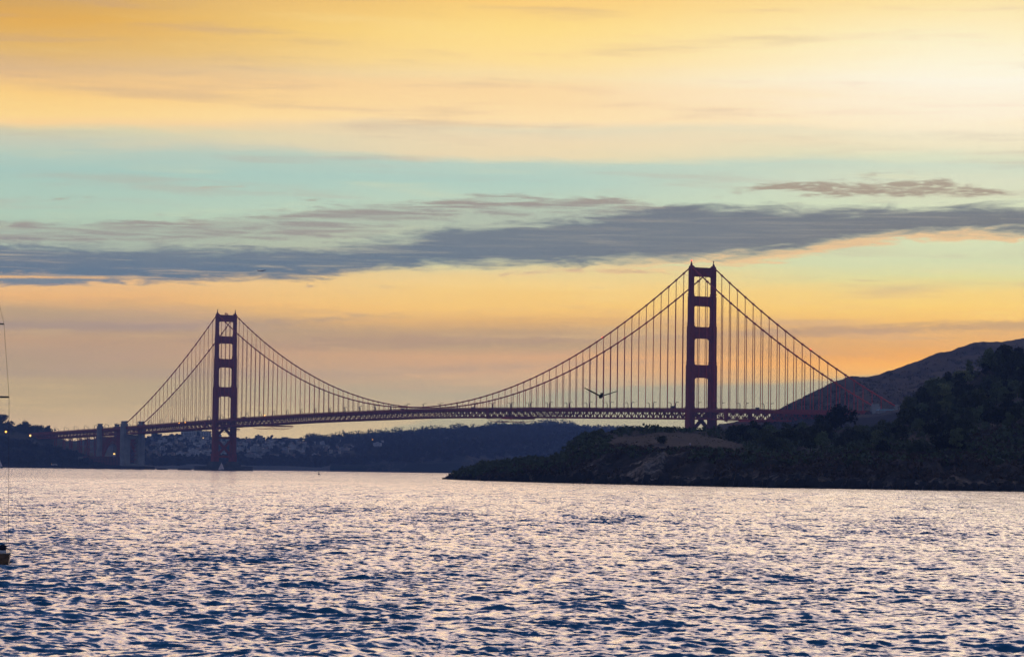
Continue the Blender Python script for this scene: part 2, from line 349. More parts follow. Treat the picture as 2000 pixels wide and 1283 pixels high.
# ------------------------------------------------------------------ terrain
def fbm(x, y, sc_, oct_=4, seed=0.0): return noise.fractal(Vector((x*sc_, y*sc_, seed)), 1.0, 2.1, oct_)
class Terrain:
    """columns: {px: [(depth, z) x K]}; grid follows them, with noise"""
    def __init__(s, name, cols, nu, nv, mat_, amp, nscale, seed, label, hor=1.0, cover=None, crag=0):
        xs = np.array(sorted(cols)); K = len(cols[xs[0]])
        D = np.array([[c[0] for c in cols[x]] for x in xs], float); Z = np.array([[c[1] for c in cols[x]] for x in xs], float)
        s.x0, s.x1 = xs[0], xs[-1]; U = np.linspace(xs[0], xs[-1], nu); vv = np.linspace(0, K-1, nv)
        Du = np.stack([np.interp(U, xs, D[:, k]) for k in range(K)]); Zu = np.stack([np.interp(U, xs, Z[:, k]) for k in range(K)])
        i0 = np.clip(np.floor(vv).astype(int), 0, K-2); f = (vv-i0)[:, None]
        Dg = Du[i0]*(1-f)+Du[i0+1]*f; f2 = f*f*(3-2*f)*.5+f*.5; Zg = Zu[i0]*(1-f2)+Zu[i0+1]*f2
        Xg = np.zeros_like(Dg)
        k_ = CF.y*F
        for j, u_ in enumerate(U):
            v_ = CF*F + CR*(u_-1000) + CU*(641.5-880); Xg[:, j] = v_.x/v_.y*Dg[:, j]
        s.rough = np.zeros_like(Zg)
        for i in range(nv):
            for j in range(nu):
                x, y = Xg[i, j], Dg[i, j]
                a = amp if not callable(amp) else amp(U[j], vv[i])
                n_ = fbm(x, y, nscale, 5, seed)
                e = min(1, max(0, (Zg[i, j]+1.5)/6))
                dz_ = n_*a*e
                s.rough[i, j] = n_
                Zg[i, j] += dz_
                if crag and .9 < vv[i] < 3.4: Dg[i, j] -= (1-abs(fbm(x, y*.4, .05, 4, 3.3))*2.2)*crag*min(1, vv[i]-.9)*min(1, 3.4-vv[i]); Zg[i, j] += fbm(x, y, .16, 3, 5.5)*crag*.35
                Dg[i, j] += fbm(x, y+Zg[i, j]*2, nscale*1.3, 4, seed+9)*a*hor*1.6
        s.X, s.Y, s.Z, s.nu, s.nv, s.K = Xg, Dg, Zg, nu, nv, K
        v = np.stack([Xg.ravel(), Dg.ravel(), Zg.ravel()], 1)
        s.o = raw_mesh(name, v, grid_faces(nv, nu), mat_); tag(s.o, label, None, None, 'structure')
        if cover:
            ca = s.o.data.color_attributes.new('cover', 'FLOAT_COLOR', 'POINT')
            c = np.ones((nv, nu, 4), np.float32)
            for i in range(nv):
                for j in range(nu): c[i, j, :3] = cover(U[j], vv[i], s.rough[i, j], Xg[i, j], Dg[i, j])
            ca.data.foreach_set('color', c.ravel())
    def at(s, px, v):
        j = (px-s.x0)/(s.x1-s.x0)*(s.nu-1); i = v/(s.K-1)*(s.nv-1)
        j = min(max(j, 0), s.nu-1.001); i = min(max(i, 0), s.nv-1.001); a, b = int(i), int(j); fi, fj = i-a, j-b
        def g(A): return (A[a, b]*(1-fj)+A[a, b+1]*fj)*(1-fi)+(A[a+1, b]*(1-fj)+A[a+1, b+1]*fj)*fi
        return Vector((g(s.X), g(s.Y), g(s.Z)))
def land_mat(name, scrub, scrub2, dry, rock, sc_=.06):
    m = bpy.data.materials.new(name); m.use_nodes = True; T = NT(m.node_tree); b = m.node_tree.nodes['Principled BSDF']
    b.inputs['Roughness'].default_value = .95; b.inputs['Specular IOR Level'].default_value = .1
    at = T.n.new('ShaderNodeAttribute'); at.attribute_name = 'cover'; s = T.n.new('ShaderNodeSeparateColor'); T.l.new(at.outputs['Color'], s.inputs[0])
    g = T.n.new('ShaderNodeNewGeometry'); ps = g.outputs['Position']
    n1 = T.noise(ps, sc_, 5, .65); n2 = T.noise(ps, sc_*6, 4, .6)
    c = T.mix(T.SS(n1, .35, .65), scrub, scrub2)
    fd = T.M('ADD', s.outputs[0], T.M('MULTIPLY', T.M('SUBTRACT', n2, .5), 1.2))
    c = T.mix(T.SS(fd, .35, .75), c, dry)
    fr = T.M('ADD', s.outputs[1], T.M('MULTIPLY', T.M('SUBTRACT', T.noise(T.vmul(ps, (1, 1, .35)), sc_*5, 5, .7), .5), 1.4))
    c = T.mix(T.SS(fr, .40, .72), c, T.mix(T.SS(T.noise(T.vmul(ps, (1, 1, .5)), .35, 5, .75), .38, .62), tuple(k*.30 for k in rock), tuple(k*1.5 for k in rock)))
    T.l.new(c, b.inputs['Base Color'])
    bp = T.n.new('ShaderNodeBump'); bp.inputs['Strength'].default_value = .9; bp.inputs['Distance'].default_value = 1.5; T.l.new(n2, bp.inputs['Height']); T.l.new(bp.outputs[0], b.inputs['Normal'])
    return m
M_near = land_mat('headland_cover', (.030,.030,.022), (.065,.050,.042), (.080,.066,.058), (.24,.185,.14), .05)
M_brown = land_mat('hillside_cover', (.036,.024,.016), (.060,.040,.028), (.100,.068,.044), (.075,.06,.05), .02)
M_far = land_mat('far_hill_cover', (.020,.028,.018), (.035,.042,.028), (.22,.19,.16), (.12,.10,.08), .012)
M_left = land_mat('bluff_cover', (.018,.026,.016), (.034,.038,.024), (.10,.085,.06), (.16,.13,.10), .03)
def interp(tbl, x):
    xs = [t[0] for t in tbl]; return float(np.interp(x, xs, [t[1] for t in tbl]))
# --- near headland
SH = [(866,1560),(880,1533),(950,1370),(1100,1242),(1200,1177),(1300,1119),(1500,1059),(1700,1045),(1850,1005),(2000,1005),(2300,980),(2700,960)]
RG = [(866,937),(878,932),(890,927),(905,918),(925,917),(940,913),(955,906),(985,908),(1000,906),(1050,902),(1095,897),(1105,886),(1112,867),(1130,857),(1150,851),(1200,845),(1235,839),(1262,835),(1290,834),(1320,838),(1350,838),(1400,842),(1440,852),(1500,856),(1560,856),(1600,852),(1640,838),(1700,838),(1760,828),(1790,796),(1830,775),(1880,742),(1930,719),(2000,714),(2150,690),(2300,700),(2700,760)]
RD = [(866,1580),(950,1480),(1100,1440),(1200,1500),(1350,1560),(1500,1500),(1700,1480),(1800,1500),(1900,1560),(2000,1620),(2300,1700),(2700,1700)]
CT = [(866,936),(905,931),(1000,920),(1100,914),(1180,900),(1230,893),(1300,893),(1360,893),(1450,900),(1550,905),(1700,905),(1850,900),(2000,890),(2700,890)]   # cliff top
MD = [(866,935.5),(905,927),(1000,912),(1100,902),(1180,868),(1230,876),(1300,878),(1360,880),(1450,886),(1550,888),(1700,880),(1800,870),(1900,850),(2000,820),(2700,840)]
MU = [(866,935),(905,924),(1000,909),(1100,896),(1150,860),(1230,851),(1300,849),(1380,851),(1450,868),(1550,872),(1700,862),(1800,838),(1900,808),(2000,775),(2700,800)]
cols = {}
for x in [866,872,880,890,900,912,925,940,955,985,1000,1050,1090,1100,1112,1130,1150,1200,1235,1262,1290,1320,1350,1400,1440,1500,1560,1600,1640,1700,1760,1790,1830,1880,1930,2000,2150,2300,2500,2700]:
    ds, dr = interp(SH, x), interp(RD, x); q = dr-ds
    d1, d2, d3 = ds+q*.14+2, ds+q*.30+3, ds+q*.72+4
    zf = .8*math.sin(x*.05)+1.6
    cols[x] = [(ds-14, -3), (ds, .3), (ds+4, zf), (d1, ZY(x, interp(CT, x), d1)), (d2, ZY(x, interp(MD, x), d2)), (d3, ZY(x, interp(MU, x), d3)), (dr, ZY(x, interp(RG, x), dr)), (dr+120, ZY(x, interp(RG, x), dr)*.6), (dr+330, -4)]
def amp_near(u, v):
    if v < 3.2: return 3.0
    if 1180 < u < 1460 and 3.6 < v < 5.2: return .9
    return 2.0
def cover_near(u, v, n, x, y):
    meadow = max(0, 1-((u-1330)/150)**2)*(1 if 3.7 < v < 5.3 else 0)
    meadow += .8*max(0, 1-((u-1210)/60)**2)*(1 if 4.4 < v < 5.4 else 0)
    rock = (1.5*max(0, 1-((u-1262)/44)**2) + .55*max(0, 1-((u-1165)/70)**2)+.45*max(0, 1-((u-1330)/45)**2)+.3*max(0, 1-((u-1050)/60)**2)+.3*max(0, 1-((u-1600)/200)**2))*(1 if v < 3.0 else max(0, 1-(v-3.0)*4))*(.75+n)
    if v < 2.3: rock = max(rock, .45)
    knoll = 0
    return (min(1, meadow*1.1), min(1, rock), 0)
near = Terrain('headland', cols, 620, 170, M_near, amp_near, .045, 1.7, 'dark scrubby headland with a low cliff at the waterline', 1.0, cover_near, 7.0)
# --- brown hill behind the bridge end
HB = [(1330,868),(1390,846),(1404,830),(1425,828),(1450,826),(1500,822),(1508,812),(1530,798),(1545,790),(1560,781),(1590,766),(1620,753),(1650,742),(1675,736),(1700,731),(1722,727),(1760,717),(1800,703),(1830,693),(1855,688),(1870,679),(1890,672),(1920,667),(1960,665),(2000,663),(2200,655),(2500,670),(2900,720)]
B1 = [(1330,880),(1390,862),(1404,850),(1450,848),(1500,842),(1560,836),(1600,833),(1650,822),(1680,816),(1720,812),(1760,806),(1800,802),(1900,795),(2900,800)]
cols = {}
for x in [1330,1365,1390,1404,1425,1450,1480,1500,1508,1530,1545,1560,1590,1620,1650,1675,1700,1722,1760,1800,1830,1855,1870,1890,1920,1960,2000,2200,2500,2900]:
    ds = 2760 if x > 1560 else 2760+ (1560-x)*1.9
    dr = ds+ interp([(1330,260),(1500,420),(1700,900),(2000,1250),(2900,1500)], x); d1 = ds+90; d2 = d1+70
    z1 = ZY(x, interp(B1, x), d1); zr = ZY(x, interp(HB, x), dr)
    cols[x] = [(ds-60, -4), (ds, .5), (d1, z1), (d2, z1+ .05*(zr-z1)), ((d2+dr)/2, z1+(zr-z1)*.52), (dr, zr), (dr+500, zr*.75), (dr+1500, -4)]
def cover_b(u, v, n, x, y):
    g = .25+.35*n
    if 1.6 < v < 3.2 and 1640 < u < 1850: g = .9
    return (max(0, min(1, g)), .25 if v < 3 else .1, 0)
brown = Terrain('hillside', cols, 420, 110, M_brown, 4.5, .012, 4.4, 'bare brown hillside rising behind the bridge end', .8, cover_b)
# --- far city hills
FR = [(-200,868),(150,862),(260,854),(300,854),(330,855),(370,852),(400,853),(440,858),(480,861),(520,861),(560,864),(600,862),(640,864),(660,858),(700,858),(740,856),(780,851),(830,848),(870,846),(905,842),(940,841),(980,835),(1010,837),(1050,836),(1090,833),(1110,836),(1140,840),(1200,842),(1300,845),(1500,850),(1700,855),(2000,870)]
F2 = [(-200,900),(260,893),(400,897),(520,898),(600,896),(640,896),(700,894),(780,888),(860,880),(1000,866),(1100,862),(1200,870),(2000,895)]
cols = {}
for x in range(-200, 2001, 25):
    ds = interp([(-200,5300),(560,5400),(900,5300),(1000,5600),(2000,7000)], x); d2 = ds+250; dr = ds+1300
    z2 = ZY(x, interp(F2, x), d2); zr = ZY(x, interp(FR, x), dr)
    cols[x] = [(ds-100, -4), (ds, .8), (ds+25, 5 if x < 640 else z2*.45), (d2, z2), (d2+350, z2+(zr-z2)*.36), (d2+750, z2+(zr-z2)*.74), (dr, zr), (dr+900, zr*.7), (dr+1900, -5)]
def cover_f(u, v, n, x, y):
    r = .5 if v < 3 and (u > 700) and n > .1 else 0
    if v < 2.2 and 240 < u < 645: return (1.2, 0, 0)
    return (.35 if n > .25 else 0, r, 0)
M_far.node_tree  # beach and cover share one material
far = Terrain('far_hills', cols, 520, 90, M_far, lambda u, v: 6.0, .008, 8.8, 'far bluish hills across the strait', .8, cover_f)
# --- left bluff behind the fort
LR = [(-900,790),(-300,800),(-60,812),(0,824),(14,828),(35,833),(60,838),(90,841),(103,846),(120,856),(134,863),(160,869),(176,884),(195,897),(215,905),(240,908),(296,911)]
L2 = [(-900,850),(0,858),(20,857),(50,860),(80,868),(103,874),(134,884),(160,890),(176,897),(215,908),(296,911.5)]
cols = {}
for x in [-900,-300,-60,-20,0,14,35,60,90,103,120,134,160,176,195,215,240,270,296]:
    ds = 4560; d2 = ds+interp([(-900,330),(100,260),(296,30)], x); dr = d2+interp([(-900,330),(100,330),(296,40)], x)
    z2 = ZY(x, interp(L2, x), d2); zr = ZY(x, interp(LR, x), dr)
    cols[x] = [(ds-20, -4), (ds-2, 2.6), (ds+18, 3.2), (ds+50, 3.4+ (z2-3.4)*.15), (d2, z2), (d2+30, z2+.02*(zr-z2)), (dr, zr), (dr+200, zr*.8 if x < 150 else 2), (dr+500, -4)]
def cover_l(u, v, n, x, y):
    d = .9 if 3.7 < v < 4.7 and n > -.3 else 0
    return (d, .55 if (v < 1.3 or (110 < u < 165 and v < 3.8)) else 0, 0)
left = Terrain('bluff', cols, 300, 80, M_left, lambda u, v: 1.8 if v > 3 else .5, .02, 6.1, 'dark bluff above the fort at the left edge', .8, cover_l)
#@@BRIDGE@@
# ------------------------------------------------------------------ bridge
TH = rad(-61.6294); NX, NY = 200.304, 3192.985
BD = Vector((math.cos(TH), math.sin(TH), 0)); BW = Vector((-math.sin(TH), math.cos(TH), 0))
def B(s, w_, z): return Vector((NX, NY, 0)) + BD*s + BW*w_ + Vector((0, 0, z))     # w_ < 0 is the side nearer the camera
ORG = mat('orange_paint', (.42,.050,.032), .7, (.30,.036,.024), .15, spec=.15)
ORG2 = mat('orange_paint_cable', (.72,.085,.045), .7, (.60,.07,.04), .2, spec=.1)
CONC = mat('pale_concrete', (.42,.42,.40), .85, (.27,.27,.26), .12)
CONCD = mat('wet_concrete', (.13,.13,.125), .8, (.06,.065,.06), .3)
ASPH = mat('asphalt', (.06,.06,.06), .9)
bridge = empty('suspension_bridge', (NX, NY, 0), TH, label='long red suspension bridge with two tall towers across the strait', cat='bridge')
DK = [(-2200,54),(-2087,57),(-1963,58.8),(-1731,63.2),(-1600,66),(-1280,73.0),(-967,78.2),(-640,80.8),(-394,78.9),(0,73.6),(149,70.2),(258,67.8),(340,66.2),(420,65)]
_ds = np.array([d[0] for d in DK]); _dz = np.array([d[1] for d in DK])
def smooth_dz(s):
    return float(np.mean([np.interp(s+q, _ds, _dz) for q in (-60,-30,0,30,60)]))
def seg(mb, s0, s1, step, y0, y1, za, zb, mi=0):
    """a deck-long strip whose cross-section is the rectangle y0..y1, za..zb below the road"""
    n = max(1, int(round((s1-s0)/step))); vs = []; fs = []
    for i in range(n+1):
        s = s0+(s1-s0)*i/n; z = smooth_dz(s)
        vs += [(s, y0, z+za), (s, y1, z+za), (s, y1, z+zb), (s, y0, z+zb)]
    for i in range(n):
        a = i*4
        for j in range(4): fs.append((a+j, a+(j+1)%4, a+4+(j+1)%4, a+4+j))
    fs += [(3,2,1,0), tuple(n*4+j for j in range(4))]
    mb.add(vs, fs, mi)
def make_deck(s0, s1, parent, name='deck'):
    d = MB(); seg(d, s0, s1, 15, -13.6, 13.6, -1.9, -1.2, 1)
    for sg in (-1, 1): seg(d, s0, s1, 15, sg*13.6 if sg > 0 else -14.1, 14.1 if sg > 0 else -13.6, -4.2, -.95, 0)
    n = int((s1-s0)/7.62)
    for i in range(n+1):
        s = s0+i*7.62; d.rng(s-.35, s+.35, -13.6, 13.6, smooth_dz(s)-4.7, smooth_dz(s)-1.9)
    for yy in (-9, -4.5, 0, 4.5, 9): seg(d, s0, s1, 15, yy-.3, yy+.3, -3.0, -1.9)
    o = d.build(name, [ORG, ASPH], parent)
    for sg in (-1, 1):
        r = MB(); y = sg*13.85
        seg(r, s0, s1, 15, y-.1, y+.1, .12, .28); seg(r, s0, s1, 15, y-.1, y+.1, -.35, -.22)
        k = int((s1-s0)/1.9)
        for i in range(k+1):
            s = s0+i*1.9; z = smooth_dz(s); r.rng(s-.45, s+.45, y-.06, y+.06, z-.95, z+.12)
        r.build('railing', ORG, parent)
    return o
def make_truss(s0, s1, parent, depth=11.2, top=-4.0):
    for sg in (-1, 1):
        t = MB(); y = sg*13.4
        seg(t, s0, s1, 15, y-.45, y+.45, -depth-.9, -depth+.9)
        n = int(round((s1-s0)/7.62)); st = (s1-s0)/n
        for i in range(n+1):
            s = s0+i*st; z = smooth_dz(s)
            if i % 2 == 0 or i % 2: t.rng(s-.38, s+.38, y-.3, y+.3, z-depth+.9, z+top)
            if i < n:
                z2 = smooth_dz(s+st)
                a, b = ((s, y, z+top), (s+st, y, z2-depth+.5)) if i % 2 else ((s, y, z-depth+.5), (s+st, y, z2+top))
                t.beam(a, b, .6, .95, up=(0, 1, 0))
        t.build('truss', ORG, parent)
    l = MB(); n = int((s1-s0)/15.24); st = (s1-s0)/n
    for i in range(n):
        s = s0+i*st; z = smooth_dz(s)-depth
        l.beam((s, -13, z), (s, 13, z), .5, .6); l.beam((s, -13, z), (s+st, 13, smooth_dz(s+st)-depth), .35, .35)
    l.build('lateral_bracing', ORG, parent)
S1, S2, N1 = -1637, -1740, 335
make_deck(S2+8, N1+60, bridge); make_truss(S1+10, N1-6, bridge); 
# towers
LEG = [(13, 24, 7.6, 12.0), (24, 72, 6.4, 9.8), (72, 119, 5.9, 9.2), (119, 160, 5.2, 7.8), (160, 191, 4.5, 6.5), (191, 220.5, 3.9, 5.6)]
def make_tower():
    tw = empty('tower', (0, 0, 0)); tw.parent = bridge
    for sg in (-1, 1):
        b = MB(); y = sg*13.7
        for i, (z0, z1, wt, wl) in enumerate(LEG):
            b.box((0, y, (z0+z1)/2), (wl, wt, z1-z0))
            b.box((0, y, (z0+z1)/2), (wl*.62, wt+.5, z1-z0-.6))                 # vertical fluting, raised ribs
            b.box((0, y, (z0+z1)/2-.4), (wl+.5, wt*.6, z1-z0-1.6))
            if i >= 2: b.box((0, y, z0+2.2), (wl+1.2, wt+1.0, .9))
            if i == 1:
                b.box((0, y, z1-1.2), (wl+.9, wt+.9, 1.4))
        b.tap((0, y, 220.5), (5.6, 3.9, 0), (0, y, 223.0), (4.6, 3.2, 0)); b.tap((0, y, 223.0), (2.6, 2.2, 0), (0, y, 226.2), (1.3, 1.1, 0)); b.box((0, y, 227.2), (.7, .7, 2.2))
        b.prism([(y-sg*1.9, 220.5), (y-sg*1.9, 223.6), (y-sg*3.2, 222.0), (y-sg*5.4, 220.9)][::sg], 'x', -1.6, 1.6)
        lg = b.build('leg', ORG, tw)
        c = MB(); c.box((0, y, 228.7), (1.1, 1.1, .9)); c.build('beacon', BEAC, lg)
        p = MB(); p.tap((0, y, -6), (24, 18, 0), (0, y, 9), (22, 16, 0)); p.tap((0, y, 9), (18, 13.5, 0), (0, y, 13), (16, 11.5, 0)); p.build('pier', CONCD, tw)
    base = MB(); base.rng(-9, 9, -5.6, 5.6, -6, 7); base.build('pier_base', CONCD, tw)
    # portal struts with curved haunches above and below
    def strut(z0, z1, gap, th, rad_up, rad_dn, stepup=None):
        h = gap/2; poly = []
        def arc(cy, cz, r, a0, a1, n=6): return [(cy+r*math.cos(a0+(a1-a0)*i/n), cz+r*math.sin(a0+(a1-a0)*i/n)) for i in range(n+1)]
        pi = math.pi
        # lower edge (concave corners reaching down), then upper edge (reaching up)
        poly += [(-h, z0-rad_dn)] + arc(-h+rad_dn, z0-rad_dn, rad_dn, pi, pi/2)[1:]
        poly += arc(h-rad_dn, z0-rad_dn, rad_dn, pi/2, 0)
        if rad_up > 0:
            poly += arc(h-rad_up, z1+rad_up, rad_up, 0, -pi/2) + arc(-h+rad_up, z1+rad_up, rad_up, -pi/2, -pi)
        else: poly += [(h, z1), (-h, z1)]
        q = MB()
        # split in convex-ish quads by stations across the width
        ys = sorted(set([round(v, 3) for v in np.linspace(-h, h, 41)]))
        def lo(y): 
            d = h-abs(y); return z0 - (rad_dn - math.sqrt(max(0, rad_dn**2-(rad_dn-d)**2)) if d < rad_dn else 0)
        def hi_(y):
            d = h-abs(y); return z1 + ((rad_up - math.sqrt(max(0, rad_up**2-(rad_up-d)**2)) if d < rad_up else 0) if rad_up else 0)
        vs = []; fs = []
        for y in ys: vs += [(-th/2, y, lo(y)), (th/2, y, lo(y)), (th/2, y, hi_(y)), (-th/2, y, hi_(y))]
        for i in range(len(ys)-1):
            a = i*4
            for j in range(4): fs.append((a+j, a+(j+1)%4, a+4+(j+1)%4, a+4+j))
        q.add(vs, fs)
        zc = (z0+z1)/2; hh = (z1-z0)
        for k in range(5): q.box((th/2+.1, -h+gap*(k+.5)/5, zc), (.5, gap/8, hh*.7)); q.box((-th/2-.1, -h+gap*(k+.5)/5, zc), (.5, gap/8, hh*.7))
        q.build('strut', ORG, tw)
    strut(212.0, 220.4, 23.4, 3.6, 0, 2.6)
    strut(180.8, 191.2, 22.8, 4.2, 2.2, 3.0)
    strut(146.7, 158.9, 22.0, 4.8, 2.6, 4.2)
    strut(105.4, 118.9, 21.3, 5.4, 2.6, 4.6)
    pr = MB()
    for i in range(25): pr.rng(-1.5, 1.5, -10+i*.8-.05, -10+i*.8+.05, 220.4, 221.6)
    pr.rng(-1.6, -1.4, -10.2, 9.4, 221.5, 221.7); pr.rng(1.4, 1.6, -10.2, 9.4, 221.5, 221.7); pr.build('top_railing', ORG, tw)
    # haunched corbels beside the road portal
    # bracing below the deck
    g = 10.6
    for za, zb in ((71, 50), (43.5, 21.5)):
        x = MB(); x.beam((0, -g, za), (0, g, zb), 3.6, 2.6, up=(1, 0, 0)); x.beam((.05, g, za), (.05, -g, zb), 3.4, 2.5, up=(1, 0, 0)); x.build('brace', ORG, tw)
    for z in (46.5, 20): x = MB(); x.rng(-2.2, 2.2, -g, g, z-1.7, z+1.7); x.build('cross_beam', ORG, tw)
    return tw
BEAC = mat('red_beacon', (.5,.02,.02), .5, emit=((1,.06,.04), 4)); OFFB = mat('dark_beacon', (.08,.02,.02), .5)
tN = make_tower(); tN['label'] = 'nearer and taller-looking tower with its base hidden by the headland'
tS = empty('tower', (-1280, 0, 0)); tS.parent = bridge; tS['label'] = 'farther tower rising from a round pier in the water'
def cpy(o, par):
    c = o.copy(); COL.objects.link(c); c.parent = par
    for ch in list(o.children): cpy(ch, c)
    return c
for ch in list(tN.children): cpy(ch, tS)
for t_ in (tN, tS):
    for l_ in t_.children:
        if l_.name.startswith('leg'):
            for b_ in l_.children:
                if t_ is tS or l_.data.vertices[0].co.y > 0: b_.data = b_.data.copy(); b_.data.materials[0] = OFFB
# fender ring and tower-top radio dome of the far tower
fe = MB(); n = 40; a_, b_ = 24, 43
vs = []; fs = []
for i in range(n):
    t = 2*math.pi*i/n; ca = math.copysign(abs(math.cos(t))**.8, math.cos(t)); sa = math.copysign(abs(math.sin(t))**.8, math.sin(t))
    for k, z in ((1, -5), (1, 6.2), (.86, 6.2), (.86, -5)): vs.append((-1280+a_*k*ca, b_*k*sa, z))
for i in range(n):
    for j in range(4): fs.append((i*4+j, i*4+(j+1)%4, ((i+1)%n)*4+(j+1)%4, ((i+1)%n)*4+j))
fe.add(vs, fs); fe.build('fender_ring', CONCD, bridge)
rd = MB(); rd.tube([(-1280, -1, 220.4), (-1280, -1, 223)], .5, 6); rd.tube([(-1280,-1,222.4),(-1280,-1,223.2),(-1280,-1,224.3),(-1280,-1,225)], [.6,1.4,1.3,.3], 8); rd.tube([(-1280,1.6,220.4),(-1280,1.6,222.8),(-1280,1.6,223.8)], [.3,1.1,.5], 6); rd.build('radar_dome', ORG2, bridge)
# main cables
ZT = 222.5
def cz(s):
    if -1280 <= s <= 0:
        u = (s+640)/640; return smooth_dz(-640)+1.4 + (ZT-smooth_dz(-640)-1.4)*u*u
    if s > 0:
        L = N1+2; zE = 69.5; u = s/L; return ZT+(zE-ZT)*u - 4*9.5*u*(1-u)
    L = -1280-(S1+8); zE = 70; u = (-1280-s)/L; return ZT+(zE-ZT)*u - 4*9.5*u*(1-u)
for sg in (-1, 1):
    c = MB(); ss = list(np.linspace(S1+8, -1280, 24)) + list(np.linspace(-1280, 0, 85))[1:] + list(np.linspace(0, N1+2, 24))[1:]
    c.tube([(s, sg*13.7, cz(s)) for s in ss], .70, 6); 
    for s in [-1280+15.24*j for j in range(1, 84)]+[15.24*j+1.5 for j in range(1, 22)]+[-1281.5-15.24*j for j in range(1, 22)]:
        z = cz(s); t = (cz(s+1)-cz(s-1))/2; c.beam((s-.9, sg*13.7, z-.9*t), (s+.9, sg*13.7, z+.9*t), 1.75, 1.75)
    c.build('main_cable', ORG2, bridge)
# hangers: the 100 that show largest are parts of their own, the others one mesh
HS = []
for sg in (-1, 1):
    for s in [-1280+15.24*j for j in range(1, 84)]+[15.24*j+1.5 for j in range(1, 22)]+[-1281.5-15.24*j for j in range(1, 22)]:
        h = cz(s)-smooth_dz(s)
        if h > 1.2 and not (N1-20 < s): HS.append((h/(B(s, sg*13.7, 0).length), s, sg, h))
HS.sort(reverse=True)
unit = MB(); HWID = .22
for q in (-.34, .34): unit.rng(q-HWID/2, q+HWID/2, -.15, .15, 0, 1)
um = None; rest = MB()
for i, (_, s, sg, h) in enumerate(HS):
    z = smooth_dz(s)
    if i < 100:
        if um is None: um = unit.build('hanger', ORG2, bridge); o = um
        else: o = um.copy(); COL.objects.link(o); o.parent = bridge
        o.location = (s, sg*13.7, z-1.5); o.scale = (1, 1, h+1.5)
    else:
        for q in (-.34, .34): rest.rng(s+q-HWID/2, s+q+HWID/2, sg*13.7-.15, sg*13.7+.15, z-1.5, z+h)
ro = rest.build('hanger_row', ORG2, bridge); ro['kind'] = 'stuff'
# pylons
def pylon(sc_, L, zt, zw, zb, name_label, wide):
    for_part = MB()
    for sg in (-1, 1):
        for_part.rng(sc_-L/2, sc_+L/2, min(sg*10.6, sg*17.2), max(sg*10.6, sg*17.2), zb, zt-4)
        for_part.rng(sc_-L/2+2, sc_+L/2-2, min(sg*11.6, sg*16.6), max(sg*11.6, sg*16.6), zt-4, zt-1.4)
        for_part.rng(sc_-L/2+1.3, sc_+L/2-1.3, min(sg*11.0, sg*16.9), max(sg*11.0, sg*16.9), zt-1.4, zt)
        for_part.rng(sc_-L/2+L*.32, sc_-L/2+L*.68, min(sg*17.2, sg*18.0), max(sg*17.2, sg*18.0), zb, zt-6)
    if wide:
        for_part.rng(sc_-L/2+1, sc_+L/2-1, -10.6, 10.6, 46, zw); for_part.rng(sc_-L/2+1, sc_+L/2-1, -10.6, -6.3, zb, 46); for_part.rng(sc_-L/2+1, sc_+L/2-1, 6.3, 10.6, zb, 46); for_part.rng(sc_-L/2+1, sc_+L/2-1, -6.3, 6.3, zb, 9)
    else: for_part.rng(sc_-L/2+1, sc_+L/2-1, -10.6, 10.6, zw-14, zw)
    o = for_part.build('pylon', CONC, bridge); o['label'] = name_label
    if wide:
        g = MB()
        for k in range(6):
            z0 = 9+k*6.2; g.beam((sc_, -6.3, z0), (sc_, 6.3, z0+6.2), .7, .7, up=(1,0,0)); g.beam((sc_, 6.3, z0), (sc_, -6.3, z0+6.2), .7, .7, up=(1,0,0)); g.rng(sc_-.4, sc_+.4, -6.3, 6.3, z0+5.8, z0+6.5)
        g.build('lattice', ORG, o)
pylon(S1, 16, 73.3, 52.4, -3, 'wide pale concrete pylon with a tall dark opening', True)
pylon(S2, 12, 70.0, 50, 2, 'narrow pale concrete pylon standing behind the brick fort', False)
q_ = MB()
for sg in (-1, 1): q_.rng(N1-4, N1+5, sg*13.7-2.6, sg*13.7+2.6, 46, 71.0); q_.rng(N1-3, N1+4, sg*13.7-2.0, sg*13.7+2.0, 71.0, 73.2)
q_.rng(N1-2.5, N1+3.5, -11.1, 11.1, 50, 60)
o = q_.build('pylon', CONC, bridge); o['label'] = 'low concrete pylon where the cables reach the hillside'
# arch over the fort
for sg in (-1, 1):
    a = MB(); y = sg*12; s0, s1 = S2+7, S1-9; pts = []
    for i in range(17):
        u = i/16; pts.append((s0+(s1-s0)*u, y, 14+30*(1-(2*u-1)**2)))
    for i in range(16):
        a.beam(pts[i], pts[i+1], 1.1, 1.4, up=(0,1,0)); p2 = (pts[i][0], y, pts[i][2]-3.6); q2 = (pts[i+1][0], y, pts[i+1][2]-3.6)
        a.beam(p2, q2, .8, .9, up=(0,1,0)); a.beam(p2, pts[i+1], .4, .4, up=(0,1,0))
        a.beam(pts[i], (pts[i][0], y, smooth_dz(pts[i][0])-4), .7, .7, up=(1,0,0))
    for i in range(0, 16, 1):
        s = pts[i][0]; a.beam(pts[i], (pts[i+1][0], y, smooth_dz(s)-10), .45, .45, up=(0,1,0))
    a.build('arch', ORG, bridge)
t = MB()
for sg in (-1, 1):
    y = sg*13.4; seg(t, S2+7, S1-9, 12, y-.5, y+.5, -11.5, -10.2)
    for i in range(14):
        s = S2+8+i*6.2; z = smooth_dz(s); t.rng(s-.3, s+.3, y-.3, y+.3, z-10.5, z-3.2); t.beam((s, y, z-10.5), (s+6.2, y, z-3.2), .5, .5, up=(0,1,0))
t.build('arch_span_truss', ORG, bridge)
